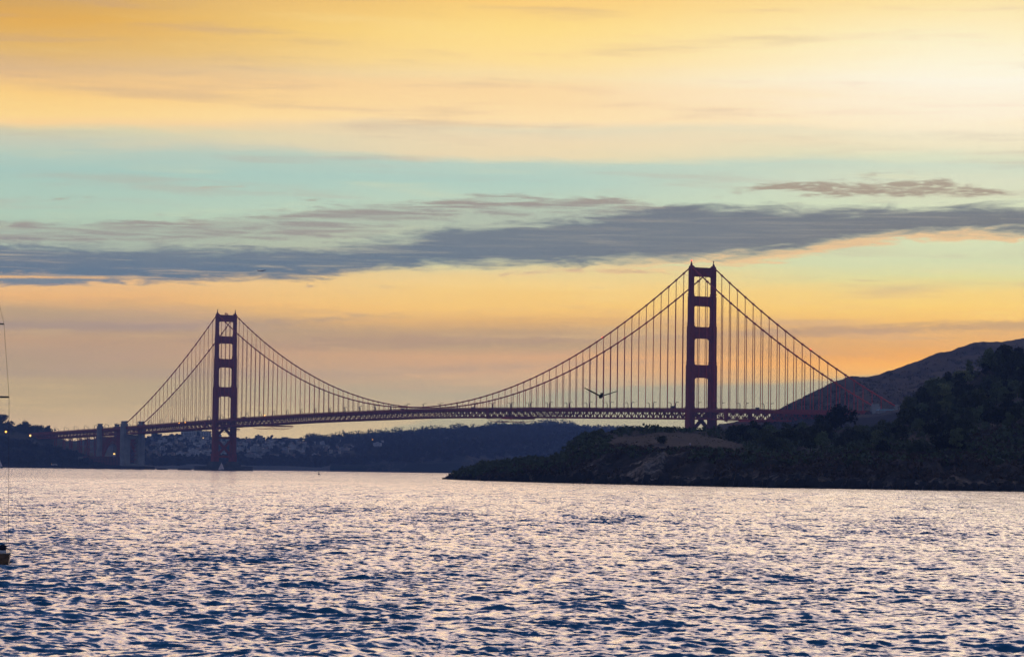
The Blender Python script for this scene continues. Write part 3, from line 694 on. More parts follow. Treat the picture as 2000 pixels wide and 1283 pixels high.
# approach viaduct (own structure)
via = empty('approach_viaduct', (NX, NY, 0), TH, label='red steel truss viaduct running from the pylon into the left bluff', cat='viaduct')
make_deck(-2290, S2-7, via, 'viaduct_deck'); make_truss(-2290, S2-8, via, 10.0, -4.7)
for s in (-1795, -1830, -1872, -1905, -1945):
    b = MB(); zt = smooth_dz(s)-10.4; g0 = interp([(-2000, 40), (-1905, 34), (-1860, 24), (-1780, 8)], s)
    for sg in (-1, 1):
        for q in (-5, 5): b.beam((s+q, sg*13, g0-4), (s+q*.8, sg*12, zt), 1.0, 1.0)
        k = max(1, int((zt-g0)/8)); hh = (zt-g0)/k
        for i in range(k):
            b.beam((s-5, sg*13, g0+i*hh), (s+5, sg*12.5, g0+(i+1)*hh), .5, .5); b.beam((s+5, sg*13, g0+i*hh), (s-5, sg*12.5, g0+(i+1)*hh), .5, .5)
            b.beam((s, -13, g0+i*hh), (s, 13, g0+(i+1)*hh), .5, .5); b.beam((s-5, sg*12.8, g0+(i+1)*hh), (s+5, sg*12.8, g0+(i+1)*hh), .5, .5)
    b.build('support_bent', ORG, via)
# maintenance travellers slung under the deck
for s0_, s1_, lb in ((-451.9, -389.5, 'red traveller box with slung net under the deck near midspan'), (-1147.3, -1075, 'red traveller box with slung net just right of the far tower'),
                    (-1315.9, -1259, 'red traveller box with slung net beside the legs of the far tower'), (72.5, 116, 'red traveller box and platform right of the near tower')):
    e = empty('maintenance_traveller', B(s0_, 0, smooth_dz(s0_)), TH, label=lb, cat='maintenance platform', group='travellers slung under the bridge deck')
    z = 0; b = MB(); b.rng(-2.9, 2.9, -15.2, -14.2, -12.8, -.6); b.rng(-2.9, 2.9, 14.2, 15.2, -12.8, -.6); b.rng(-2.9, 2.9, -15.2, 15.2, -13.2, -12.8); b.build('frame_box', ORG, e)
    L = s1_-s0_; p = MB(); p.rng(L*.55, L, -15.2, 15.2, -13.9, -12.5); p.build('platform', ORG2, e)
    nt = MB()
    for y in (-15, 15):
        pts = [(L*i/14, y, -13-4.6*math.sin(math.pi*i/14)**.55) for i in range(15)]; nt.tube(pts, .22, 4)
        for i in range(15): nt.beam((pts[i][0], y, -13), pts[i], .14, .14)
    for i in range(1, 14): nt.beam((L*i/14, -15, -13-4.6*math.sin(math.pi*i/14)**.55), (L*i/14, 15, -13-4.6*math.sin(math.pi*i/14)**.55), .12, .12)
    nt.build('net', ORG2, e)
# street lamps along the deck
lp = None
GREY = mat('lamp_grey', (.03,.02,.02), .6)
for k in range(-50, 8):
    for sg in (-1, 1):
        s = k*45.72-75.8+91.44*0+ (0 if sg < 0 else -6)
        if s > N1-10: continue
        if lp is None:
            lp = empty('street_lamp', (0, 0, 0), 0, label='slim curved street lamp standing along the bridge deck', cat='street lamp', group='street lamps along the bridge deck')
            a = MB(); a.tube([(0,0,0),(0,0,5.4),(0,.35,6.5),(0,1.2,7.1),(0,2.2,7.2)], [.46,.40,.34,.32,.30], 5); a.build('pole', GREY, lp)
            a = MB(); a.box((0,2.9,7.1), (.6,1.7,.5)); a.build('lamp_head', GREY, lp); o = lp
        else: o = copy_tree(lp)
        z = smooth_dz(s); o.location = B(s, sg*13.0, z-1.1); o.rotation_euler = (0, 0, TH+(0 if sg < 0 else math.pi))
        if s < S2: o['label'] = 'slim curved street lamp standing along the approach viaduct'; o['group'] = 'street lamps on the viaduct'
# vehicles on the road
CARM = [mat('van_paint', (.09,.09,.10), .4), mat('van_white', (.45,.45,.46), .4), mat('van_red', (.3,.04,.03), .4)]
GLS = mat('window_glass', (.02,.025,.03), .15, spec=.5); TYRE = mat('tyre', (.015,.015,.015), .8)
def van(s, y, mi, L, H, lab):
    e = empty('van', B(s, y, smooth_dz(s)-1.2), TH, label=lab, cat='van', group='vehicles crossing the bridge')
    b = MB(); b.prism([(-L/2,.4),(L/2,.4),(L/2,1.2),(L/2-.9,1.4),(L/2-1.7,H),(-L/2,H)], 'y', -1, 1); b.build('body', CARM[mi], e)
    b = MB(); b.prism([(L/2-1.55,H-.15),(L/2-.95,1.5),(L/2-.85,1.5),(L/2-1.45,H-.15)], 'y', -.85, .85); b.build('windscreen', GLS, e)
    for sx in (-L/2+1, L/2-1.2):
        for sy in (-.95, .95):
            b = MB(); b.tube([(sx, sy-.12, .4), (sx, sy+.12, .4)], .4, 10); b.build('wheel', TYRE, e)
    return e
van(-42, -9, 0, 7, 3.4, 'dark truck on the deck just left of the near tower'); van(123, -9, 0, 6, 3.0, 'dark van on the deck right of the near tower')
van(-500, -9, 1, 5, 2.3, 'pale van on the deck near midspan'); van(-1190, -9, 2, 6, 2.8, 'reddish van on the deck just right of the far tower'); van(-720, 6, 0, 8, 3.2, 'dark truck on the deck left of midspan')
AMB = mat('amber_glow', (.8,.3,.05), .5, emit=((1,.42,.06), 5)); WLT = mat('white_glow', (.9,.8,.6), .5, emit=((1,.58,.16), 2.4)); REDL = mat('red_glow', (.8,.1,.05), .5, emit=((1,.1,.05), 4))
def glow(name, loc, r, m_, lab, cat, par=None, group=None):
    b = MB(); b.tube([(0,0,-r),(0,0,-r*.6),(0,0,0),(0,0,r*.6),(0,0,r)], [r*.1,r*.8,r,r*.8,r*.1], 8)
    b.tube([(0,0,-r-2.2),(0,0,-r)], .15, 5, 1)
    o = b.build(name, [m_, GREY]); o.location = loc; return tag(o, lab, cat, group)
glow('warning_lamp', B(-1107.7,-13.5,smooth_dz(-1107)-1.5)+Vector((0,0,2)), .75, AMB, 'amber warning lamp glowing on the deck railing right of the far tower', 'lamp')
glow('warning_lamp', B(-1414.7,-14.6,smooth_dz(-1414)-1.5), .6, AMB, 'left one of two amber lamps glowing on the deck left of the far tower', 'lamp')
glow('warning_lamp', B(-1391.5,-14.6,smooth_dz(-1391)-1.5), .6, AMB, 'right one of two amber lamps glowing on the deck left of the far tower', 'lamp')
for s, y in ((-186, -13.7), (-183.5, 13.7), (183.9, 13.7)):
    b = MB(); b.box((s, y, cz(s)+1.1), (.9, .9, .9)); o = b.build('cable_beacon', REDL, bridge)
# ------------------------------------------------------------------ brick fort with lighthouse, seawall
BRK = mat('old_brick', (.24,.075,.055), .9, (.15,.05,.04), .4); STN = mat('grey_stone', (.26,.25,.24), .9, (.16,.155,.15), .2); DARKO = mat('dark_opening', (.012,.012,.014), .9)
fc = P(200, 905, 4650); fort = empty('brick_fort', (fc.x, fc.y, 3), rad(-4), label='low dark brick fort with rows of small arched windows under the arch', cat='fort')
b = MB(); b.rng(-30, 33, 0, 42, -1, 14.2); b.build('wall', BRK, fort)
b = MB(); b.rng(-30.5, 33.5, -.6, 1.4, 14.2, 15.6)
for i in range(20): b.rng(-30+i*3.2, -28.4+i*3.2, -.5, 1.2, 15.6, 16.4)
b.build('parapet', BRK, fort)
b = MB(); b.tap((-34, 14, -1), (9, 30, 0), (-34, 14, 15.4), (8, 29, 0)); b.build('bastion', STN, fort)
for j in range(3):
    for i in range(13):
        b = MB(); x = -26+i*4.6; z = 1.8+j*4.2; b.prism([(x-.7,z),(x+.7,z),(x+.7,z+1.3),(x+.35,z+1.9),(x-.35,z+1.9),(x-.7,z+1.3)], 'y', -.12, .3); b.build('window', DARKO, fort)
lh = P(223, 892, 4668); li = empty('lighthouse', (lh.x, lh.y, 17.2), 0, label='small white lighthouse standing on the fort roof below the arch', cat='lighthouse')
b = MB(); b.tube([(0,0,0),(0,0,5)], [2.2,1.7], 8); b.build('lattice_tower', mat('white_paint', (.75,.75,.72), .6), li)
b = MB(); b.tube([(0,0,5),(0,0,7)], 1.5, 8); b.build('lantern', WLT, li); b = MB(); b.tube([(0,0,7),(0,0,7.4),(0,0,8.6)], [1.9,1.7,.2], 8); b.build('roof', DARKO, li)
# seawall made of dark boulders along the fort point
RK = mat('dark_rock', (.045,.045,.048), .9, (.02,.02,.022), .3)
b = MB(); rr = random.Random(8)
for i in range(420):
    px = -60+ i*.86; c = P(px, 911, 4545+rr.uniform(-12, 8)-(8 if px > 240 else 0)); z = rr.uniform(.2, 3.6); s_ = rr.uniform(1.6, 3.6)
    b.tap((c.x, c.y, z-s_), (s_*2, s_*2, 0), (c.x+rr.uniform(-.6,.6), c.y, z+s_*.5), (s_, s_*1.1, 0))
tag(b.build('seawall_boulders', RK), 'dark boulders lining the shore below the bluff and fort', None, None, 'stuff')
b = MB(); rr = random.Random(18)
for i in range(1500):
    c = near.at(rr.uniform(868, 2060), rr.uniform(.85, 2.15)); s_ = rr.uniform(.35, 1.0)*rr.choice((1, 1, 1.8))
    b.tap((c.x, c.y, c.z-s_), (s_*2.4, s_*2.2, 0), (c.x+rr.uniform(-.5,.5), c.y, c.z+s_*rr.uniform(.4, 1.1)), (s_*1.2, s_*1.1, 0))
tag(b.build('shore_rocks', RK), 'dark rocks broken along the foot of the headland cliff', None, None, 'stuff')
for k, (x0, x1) in enumerate(((308, 328), (349, 371))):
    b = MB()
    for i in range(26):
        c = P(x0+(x1-x0)*rr.random(), 915, 4420+rr.uniform(-14, 14)); s_ = rr.uniform(1.4, 2.8); b.tap((c.x, c.y, -2), (s_*2.6, s_*2.6, 0), (c.x, c.y, rr.uniform(.6, 2.6)), (s_*1.3, s_, 0))
    tag(b.build('rock_islet', RK), ('smaller low dark rock in the water right of the pylon' if k == 0 else 'longer low dark rock in the water left of the far tower'), 'rock')
# ------------------------------------------------------------------ trees
def leaf_mat(name, c1, c2):
    m = bpy.data.materials.new(name); m.use_nodes = True; T = NT(m.node_tree); b = m.node_tree.nodes['Principled BSDF']; b.inputs['Roughness'].default_value = .8; b.inputs['Specular IOR Level'].default_value = .15
    g = T.n.new('ShaderNodeNewGeometry'); oi = T.n.new('ShaderNodeObjectInfo')
    f = T.noise(g.outputs['Position'], .35, 3, .6)
    c = T.mix(T.SS(f, .3, .7), c1, c2); c = T.mix(T.SS(oi.outputs['Random'], .55, .95), c, tuple(k*2.5 for k in c2)); c = T.mix(T.SS(oi.outputs['Random'], .4, .05), c, tuple(k*.4 for k in c1)); T.l.new(c, b.inputs['Base Color']); return m
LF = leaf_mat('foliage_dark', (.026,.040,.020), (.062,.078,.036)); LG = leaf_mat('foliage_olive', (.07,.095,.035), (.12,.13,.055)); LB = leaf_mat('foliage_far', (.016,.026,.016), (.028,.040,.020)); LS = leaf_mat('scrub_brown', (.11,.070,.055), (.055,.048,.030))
BK = mat('bark_pale', (.30,.27,.24), .9, (.14,.12,.10), 1.5); BKD = mat('bark_dark', (.05,.04,.03), .9)
def leaves(rs, blobs, n, size):
    c = np.array([b[0] for b in blobs]); r = np.array([b[1] for b in blobs]); p = np.prod(r, 1)**.66; k = rs.choice(len(blobs), n, p=p/p.sum())
    d = rs.randn(n, 3); d /= np.linalg.norm(d, axis=1)[:, None]; q = c[k]+d*r[k]*(rs.rand(n, 1)**.35)*(1+.12*rs.randn(n, 1))
    a = rs.randn(n, 3); a /= np.linalg.norm(a, axis=1)[:, None]; bb = np.cross(a, rs.randn(n, 3)); bb /= np.linalg.norm(bb, axis=1)[:, None]
    s = size*(.5+rs.rand(n, 1)); v = np.stack([q-a*s-bb*s*.6, q+a*s-bb*s*.5, q+a*s*.8+bb*s*.6, q-a*s*.7+bb*s*.6], 1)
    return v.reshape(-1, 3)
def make_tree(kind, seed, m_leaf, m_bark, n=700, size=.35):
    rs = np.random.RandomState(seed); H = 1.0; bl = []; br = []
    if kind == 'round':
        for i in range(9): a = rs.rand()*6.28; q = rs.rand()*.28; bl.append(((math.cos(a)*q, math.sin(a)*q, .48+rs.rand()*.30), (.16+.1*rs.rand(), .16+.1*rs.rand(), .13+.08*rs.rand())))
    elif kind == 'tall':
        for i in range(10): z = .32+.62*i/9; q = .16*(1-abs(z-.6)); a = rs.rand()*6.28; bl.append(((math.cos(a)*q, math.sin(a)*q, z), (.11+.08*rs.rand(), .11+.08*rs.rand(), .07+.06*rs.rand())))
    elif kind == 'flat':
        for i in range(9): a = rs.rand()*6.28; q = rs.rand()*.42; bl.append(((math.cos(a)*q, math.sin(a)*q, .72+rs.rand()*.2-.2*q), (.20+.08*rs.rand(), .20, .055+.04*rs.rand())))
    elif kind == 'bushy':
        for i in range(10): a = rs.rand()*6.28; q = rs.rand()*.34; bl.append(((math.cos(a)*q, math.sin(a)*q, .22+rs.rand()*.5*(1-q)), (.2+.1*rs.rand(), .2+.1*rs.rand(), .15+.08*rs.rand())))
    v = leaves(rs, bl, n, size/10)
    root = empty('tree', (0, 0, 0))
    cr = raw_mesh('crown', v, np.arange(len(v)).reshape(-1, 4), m_leaf, False); cr.parent = root
    t = MB(); top = .55 if kind != 'flat' else .72
    t.tube([(0,0,-.08),(.01,0,.15),(-.01,.01,.35),(.01,0,top)], [.028,.022,.018,.008], 6)
    for (c, r) in bl[:6]: t.tube([(0,0,min(.3, c[2]*.6)), (c[0]*.5,c[1]*.5,(c[2]+.25)*.5), tuple(c)], [.013,.009,.004], 5)
    t.build('trunk', m_bark, root)
    return root
VAR = []
for k, (kd, sd, lm, bm, n, s) in enumerate((('round',1,LF,BKD,1500,.30),('bushy',2,LF,BKD,1700,.30),('tall',3,LF,BK,1400,.27),('round',4,LG,BK,1500,.30),('bushy',5,LG,BKD,1500,.30),('tall',6,LF,BKD,1400,.26),('flat',7,LF,BKD,1200,.28),('bushy',8,LF,BK,1600,.30))):
    VAR.append([make_tree(kd, sd, lm, bm, n, s), False])
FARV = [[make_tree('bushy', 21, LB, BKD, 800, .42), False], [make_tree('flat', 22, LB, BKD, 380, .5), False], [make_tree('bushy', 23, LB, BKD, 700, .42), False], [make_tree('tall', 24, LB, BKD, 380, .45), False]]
def plant(varlist, k, loc, h, wd, rng_, label, cat, group=None, name=None):
    v = varlist[k]
    if not v[1]: o = v[0]; v[1] = True
    else: o = copy_tree(v[0])
    if name: o.name = name
    o.location = loc; o.scale = (h*wd, h*wd, h); o.rotation_euler = (0, 0, rng_.random()*6.28)
    for k_ in ('label', 'category', 'group'):
        if k_ in o: del o[k_]
    return tag(o, label, cat, group)
rt = random.Random(11)
# single trees that stand out
plant(VAR, 1, near.at(1637, 6)+Vector((0,0,-1.5)), 19.5, .95, rt, 'big rounded dark tree standing alone in front of the bridge end', 'tree')
plant(VAR, 7, near.at(1293, 4.35)+Vector((0,0,-.6)), 5.4, 1.15, rt, 'lone dark round bush on the pale meadow left of the person', 'bush', name='bush')
plant(VAR, 3, near.at(1545, 4.6), 9.5, 1.15, rt, 'light olive tree in front of the dark trees right of the meadow', 'tree')
plant(VAR, 4, near.at(1522, 4.3), 7.5, 1.15, rt, 'smaller olive bushy tree at the right edge of the meadow', 'tree')
plant(VAR, 2, near.at(1585, 4.1), 11, 1.0, rt, 'pale-trunked tree low on the slope below the light olive tree', 'tree')
# woods of the headland
def woods(n, xr, vr, hf, kinds, label, group, wd=(.9, 1.25), cond=None):
    c = 0; tries = 0
    while c < n and tries < n*20:
        tries += 1; px = rt.uniform(*xr); v = rt.uniform(*vr)
        if cond and not cond(px, v): continue
        p = near.at(px, v); h = hf(px, v)*rt.uniform(.75, 1.2)
        plant(VAR, rt.choice(kinds), p+Vector((0,0,-.25)), h, rt.uniform(*wd), rt, label, 'shrub' if 'shrub' in label else 'tree', group, 'shrub' if 'shrub' in label else None); c += 1
woods(44, (1420, 1610), (5.0, 6.1), lambda x, v: interp([(1420,5),(1450,8),(1610,10)], x), (0,1,5,7,1), 'dark bushy tree in the thicket right of the meadow, below the bridge deck', 'trees below the right end of the deck')
woods(20, (1455, 1760), (4.0, 5.2), lambda x, v: 8.5, (0,1,3,4,7), 'mixed green tree on the middle slope of the headland', 'trees on the middle slope of the headland')
woods(108, (1772, 2060), (4.7, 6.15), lambda x, v: rt.choice((8, 11, 13.5)), (0,1,2,5,3,1,7), 'tall dark tree in the dense wood on the hill at the right edge', 'trees of the dense wood at the right', (.8, 1.1))
woods(34, (1650, 2060), (3.2, 4.7), lambda x, v: 9, (0,1,2,5,7), 'dark tree on the lower slope of the hill at the right', 'trees on the lower right slope')
woods(24, (1110, 1350), (5.5, 6.1), lambda x, v: 2.6, (1,7), 'low dark shrub on the crest of the headland', 'shrubs on the headland crest', (1.3, 2))
woods(14, (1100, 1200), (3.6, 5.0), lambda x, v: 4, (1,7), 'low dark shrub on the left shoulder of the headland', 'shrubs on the left shoulder of the headland', (1.1, 1.5))
# scrub: uncountable
def scrub(name, terr, n, xr, vr, size, per, m_, label, q=.9, skip=None):
    rs = np.random.RandomState(len(name)+n); vs = []
    for i in range(n):
        px = rs.uniform(*xr); v = rs.uniform(*vr)
        if skip and skip(px, v): continue
        p = terr.at(px, v); s = size*(.5+rs.rand()*1.1)
        vs.append(leaves(rs, [((p.x, p.y, p.z+s*.3), (s*1.3, s*1.3, s*.7))], per, s*.28))
    v = np.concatenate(vs); o = raw_mesh(name, v, np.arange(len(v)).reshape(-1, 4), m_, False); tag(o, label, None, None, 'stuff')
scrub('scrub', near, 2600, (890, 2060), (2.8, 6), 1.7, 26, LF, 'dark scrub covering the headland', skip=lambda x, v: (1190 < x < 1450 and 3.75 < v < 5.3) or (1130 < x < 1350 and v < 3.3))
scrub('brown_scrub', near, 1500, (950, 2060), (2.2, 3.9), 1.5, 22, LS, 'brownish scrub along the cliff', skip=lambda x, v: (1215 < x < 1320 and v < 3.3) or (1110 < x < 1400 and v < 3.2 and (x*7.3+v*91) % 1 < .75))
scrub('hill_scrub', brown, 900, (1500, 2050), (2.6, 4.75), 2.2, 18, LS, 'patchy scrub on the brown hillside')
scrub('meadow_tufts', near, 160, (1200, 1450), (3.8, 5.2), .5, 14, LS, 'small tufts on the pale meadow')
# far ridge: skyline trees as things, the rest of the wood as one mass
cnt = 0
for i in range(60):
    px = 440+i*12.3+rt.uniform(-2.5, 2.5); v = rt.uniform(5.6, 6.05)
    h = interp([(440,7),(560,10),(620,17),(700,17),(800,14),(900,13),(1100,13),(1180,9)], px)*rt.uniform(.7, 1.2)
    plant(FARV, rt.choice((0,0,1,2,2)), far.at(px, v)+Vector((0,0,-1)), h, rt.uniform(1.0, 1.6), rt, 'small dark tree on the far wooded skyline under the deck', 'tree', 'trees along the far skyline')
for px, h, k, lb in ((908, 19, 1, 'taller flat-topped far tree standing above the wooded ridge, left one of two'), (941, 16, 1, 'flat-topped far tree standing above the wooded ridge, right one of two'), (336, 17, 0, 'rounded dark tree in front of the pale block on the city hill'), (350, 15, 2, 'bushy dark tree just left of the pale block on the city hill'), (588, 16, 3, 'thin pointed far tree on the city skyline')):
    plant(FARV, k, far.at(px, 5.6)+Vector((0,0,0 if k == 1 else -1)), h, 1.0 if k != 3 else .6, rt, lb, 'tree')
def fscrub(name, n, cond, size, label):
    rs = np.random.RandomState(n); vs = []; c = 0
    while c < n:
        px = rs.uniform(240, 1300); v = rs.uniform(2.1, 5.9)
        if not cond(px, v, rs): continue
        p = far.at(px, v); s = size*(.6+rs.rand()*.9); c += 1
        vs.append(leaves(rs, [((p.x, p.y, p.z+s*.4), (s, s, s*.7))], 14, s*.42))
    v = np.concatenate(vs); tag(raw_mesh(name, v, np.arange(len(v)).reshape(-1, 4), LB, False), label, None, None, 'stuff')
def ridge_wood():
    rs = np.random.RandomState(77); vs = []
    for px in np.arange(600, 1240, 2.2):
        h = interp([(600,11),(620,16),(700,16),(800,15),(900,15),(1100,17),(1240,10)], px)*rs.choice([.5, .75, .9, 1.3]); p = far.at(px, rs.uniform(5.75, 6.02)); w_ = h*rs.uniform(.5, .8)
        vs.append(leaves(rs, [((p.x, p.y, p.z+h*.5), (w_, w_, h*.45))], 60, 1.5))
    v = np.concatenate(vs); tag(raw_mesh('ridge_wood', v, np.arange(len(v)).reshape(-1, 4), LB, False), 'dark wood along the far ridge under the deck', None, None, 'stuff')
ridge_wood()
fscrub('far_wood', 3000, lambda x, v, rs: (x > 700 or v < 3.0 or (x > 600 and v > 5.2)) or rs.rand() < .2, 7.0, 'far dark wood covering the hills beyond the bridge')
# left bluff trees
for px, v, h, k, wd, lb in ((49, 6.0, 19, 0, .85, 'lone rounded tree standing above the others on the left bluff'), (1, 6.0, 21, 2, 1.2, 'tall dark tree cut by the left edge of the picture on the bluff'),
                        (63, 6.0, 12, 0, 1.4, 'wide dark tree right of the lone rounded tree on the bluff'), (80, 6, 10, 3, .9, 'narrow pointed tree on the bluff skyline, left one of two'), (91, 6, 10, 3, .9, 'narrow pointed tree on the bluff skyline, right one of two')):
    plant(FARV, k, left.at(px, v)+Vector((0,0,-1)), h, wd, rt, lb, 'tree')
for i in range(20):
    px = rt.uniform(28, 104); plant(FARV, rt.choice((0,2)), left.at(px, rt.uniform(5.4, 6))+Vector((0,0,-1)), rt.uniform(6, 11)*(1 if px < 85 else .6), 1.2, rt, 'low dark tree in the clump on top of the left bluff', 'tree', 'trees on top of the left bluff')
for i in range(10):
    px = rt.uniform(-5, 40); plant(FARV, rt.choice((0,2)), left.at(px, rt.uniform(4.9, 6))+Vector((0,0,-1)), rt.uniform(6, 10), 1.3, rt, 'dark bushy tree on the hilltop at the very left edge', 'tree', 'trees on the hilltop at the left edge')

scrub('bluff_wood', left, 260, (-60, 172), (2.4, 3.9), 6.0, 60, LB, 'dark trees and scrub below the road on the left bluff')
scrub('hilltop_wood', left, 60, (-60, 100), (5.5, 6.0), 5.0, 60, LB, 'dark tree mass along the top of the left bluff')
scrub('bluff_scrub', left, 700, (-60, 200), (2.2, 4.0), 3.0, 16, LB, 'dark scrub on the left bluff')
# ------------------------------------------------------------------ far city
WM = [mat('wall_white', (.80,.80,.78), .8), mat('wall_cream', (.68,.60,.50), .8), mat('wall_grey', (.46,.47,.48), .8), mat('wall_pink', (.46,.34,.30), .8), mat('wall_tan', (.36,.30,.24), .8)]
RF = mat('roof_dark', (.10,.085,.08), .9); RF2 = mat('roof_tile', (.20,.09,.06), .9)
def house(k, W_, D_, H_, gable, wm, rm):
    b = MB(); b.rng(-W_/2, W_/2, -D_/2, D_/2, -4, H_)
    for j in range(max(1, int(H_/3))):
        for i in range(max(2, int(W_/2.8))):
            x = -W_/2+ (i+.5)*W_/max(2, int(W_/2.8)); b.rng(x-.55, x+.55, -D_/2-.06, -D_/2+.1, .9+j*3, 2.3+j*3, 2)
    if gable: b.prism([(-W_/2-.3, H_), (W_/2+.3, H_), (0, H_+W_*.32)], 'y', -D_/2-.3, D_/2+.3, 1)
    else: b.rng(-W_/2-.2, W_/2+.2, -D_/2-.2, D_/2+.2, H_, H_+.5, 1); b.rng(-W_/5, W_/6, -1, 2, H_+.5, H_+2, 0)
    return b.build('house', [wm, rm, DARKO])
HV = [[house(i, *a), False] for i, a in enumerate(((8,10,7,True,WM[0],RF),(9,11,9,False,WM[0],RF),(7,10,8,True,WM[1],RF2),(10,10,9,False,WM[2],RF),(8,10,10,False,WM[3],RF),(12,11,7,False,WM[1],RF),(7,9,9,True,WM[2],RF),(9,10,8,False,WM[4],RF2),(14,12,10,False,WM[0],RF)))]
rh = random.Random(3); used = []; c = 0
while c < 292:
    px = rh.triangular(285, 700, 430) if rh.random() < .8 else rh.uniform(285, 780); v = rh.uniform(2.75, 5.95)
    if 415 < px < 462 and rh.random() < .3: continue
    if px > 600 and not (3.0 < v < 5.0): continue
    if px > 690 and not (4.1 < v < 5.0): continue
    if any(abs(px-a)*2.0 < 7 and abs(v-b) < .15 for a, b in used): continue
    used.append((px, v)); p = far.at(px, v); e = HV[rh.choice((0,1,2,3,4,5,6,7,0,1,8,3))]
    if not e[1]: o = e[0]; e[1] = True
    else: o = e[0].copy(); COL.objects.link(o)
    o.location = p; o.rotation_euler = (0, 0, rad(rh.choice((-12, 14, 4, 30)))+rh.uniform(-.08,.08)); s = rh.uniform(.62, 1.1); o.scale = (s, s, s)
    tag(o, 'small pale house among many on the far city hillside', 'house', 'houses on the far city hillside'); c += 1
def block(px, v, W_, D_, H_, wm, lb, rows=3):
    p = far.at(px, v); e = empty('apartment_building', (p.x, p.y, p.z), rad(6), label=lb, cat='building')
    b = MB(); b.rng(-W_/2, W_/2, -D_/2, D_/2, -8, H_); b.build('wall', wm, e)
    b = MB(); b.rng(-W_/2-.5, W_/2+.5, -D_/2-.5, D_/2+.5, H_, H_+.9); b.rng(-W_*.2, W_*.05, -3, 3, H_+.9, H_+3.6); b.build('roof', RF, e)
    n = max(3, int(W_/5))
    for j in range(rows):
        for i in range(n):
            b = MB(); x = -W_/2+(i+.5)*W_/n; z = 1.5+j*(H_-2)/rows; b.rng(x-W_/n*.28, x+W_/n*.28, -D_/2-.1, -D_/2+.2, z, z+(H_-2)/rows*.55); b.build('window', DARKO, e)
block(366, 5.7, 28, 18, 17, WM[0], 'tall pale block on the city skyline left of the far tower')
block(392, 5.8, 44, 16, 12, WM[0], 'long pale building on the city skyline, just left of the far tower', 3)
block(306, 5.8, 22, 14, 9, WM[2], 'grey building on the city skyline right of the wide pylon', 2)
block(325, 4.9, 26, 14, 12, WM[2], 'grey building below the rounded tree on the city hill', 2)
block(505, 5.9, 17, 14, 12, WM[4], 'dark square building standing above the skyline right of the far tower', 3)
block(560, 5.9, 60, 14, 7, WM[2], 'long low building on the skyline between the far tower and the wood', 1)
block(543, 3.2, 40, 12, 9, WM[1], 'cream row building low on the city hillside above the trees', 2)
block(648, 3.0, 26, 12, 7, WM[0], 'white house above the beach below the wooded ridge', 2)
block(1145, 5.9, 22, 12, 9, WM[0], 'pale building on the ridge just above the near headland', 2)
glow('street_light', P(727, 859, 6300)+Vector((0,0,1)), 1.4, AMB, 'tiny amber light on the far wooded ridge, left one of two', 'lamp')
glow('street_light', P(1065, 838.5, 6500), 1.9, AMB, 'tiny amber light on the far wooded ridge, right one of two', 'lamp')
glow('street_light', P(397, 855, 6300), 1.1, WLT, 'tiny white light on the city skyline building', 'lamp')
glow('street_light', P(539, 871.5, 6000), 1.1, AMB, 'tiny orange light among the houses right of the far tower', 'lamp')
def flood(px, py, D, m_, r, lb):
    p = P(px, py, D); e = empty('floodlight', (p.x, p.y, p.z-6), 0, label=lb, cat='lamp')
    b = MB(); b.tube([(0,0,-6),(0,0,6)], [.3,.2], 6); b.build('pole', GREY, e); b = MB(); b.tube([(0,-.4,6),(0,.6,6)], r, 10); b.build('lamp_head', m_, e)
flood(59, 850.5, 4790, WLT, 1.7, 'bright yellow-white floodlight on a pole beside the left end of the viaduct'); flood(11.5, 843, 4870, AMB, 1.5, 'orange floodlight on the bluff at the left edge')
flood(101, 906, 4575, WLT, .8, 'small white light by the shore below the left bluff')
p = P(106, 909.5, 4572); e = empty('boathouse', (p.x, p.y, 3.4), 0, label='small white shed on the shore below the left bluff', cat='shed')
b = MB(); b.rng(-4, 4, -3, 3, -1, 3); b.build('wall', WM[0], e); b = MB(); b.prism([(-4.4,3),(4.4,3),(0,5)], 'y', -3.4, 3.4); b.build('roof', RF, e)
# buildings by the right bridge end
p = P(1743, 812, 2880); e = empty('toll_building', (p.x, p.y, p.z+2.2), rad(8), label='low building with a long pale blue roof beside the right end of the bridge', cat='building')
b = MB(); b.rng(-14, 14, -4, 4, -6, 2.6); b.build('wall', WM[2], e); b = MB(); b.prism([(-15,2.6),(15,2.6),(14,4.6),(-14,3.8)], 'y', -5, 5); b.build('roof', mat('pale_blue_roof', (.42,.62,.70), .5), e)
# lookout hut and people on the brown ridge
p = brown.at(1842, 5); e = empty('lookout_hut', (p.x, p.y, p.z-.6), rad(10), label='small flat-roofed lookout hut on the brown ridge against the sky', cat='hut')
b = MB(); b.rng(-3, 3, -2, 2, -1, 2.2); b.build('wall', WM[2], e); b = MB(); b.rng(-3.8, 3.8, -2.6, 2.6, 2.2, 2.7); b.build('roof', RF, e); b = MB(); b.rng(-2, 1, -2.1, -1.9, .8, 1.7); b.build('window', GLS, e)
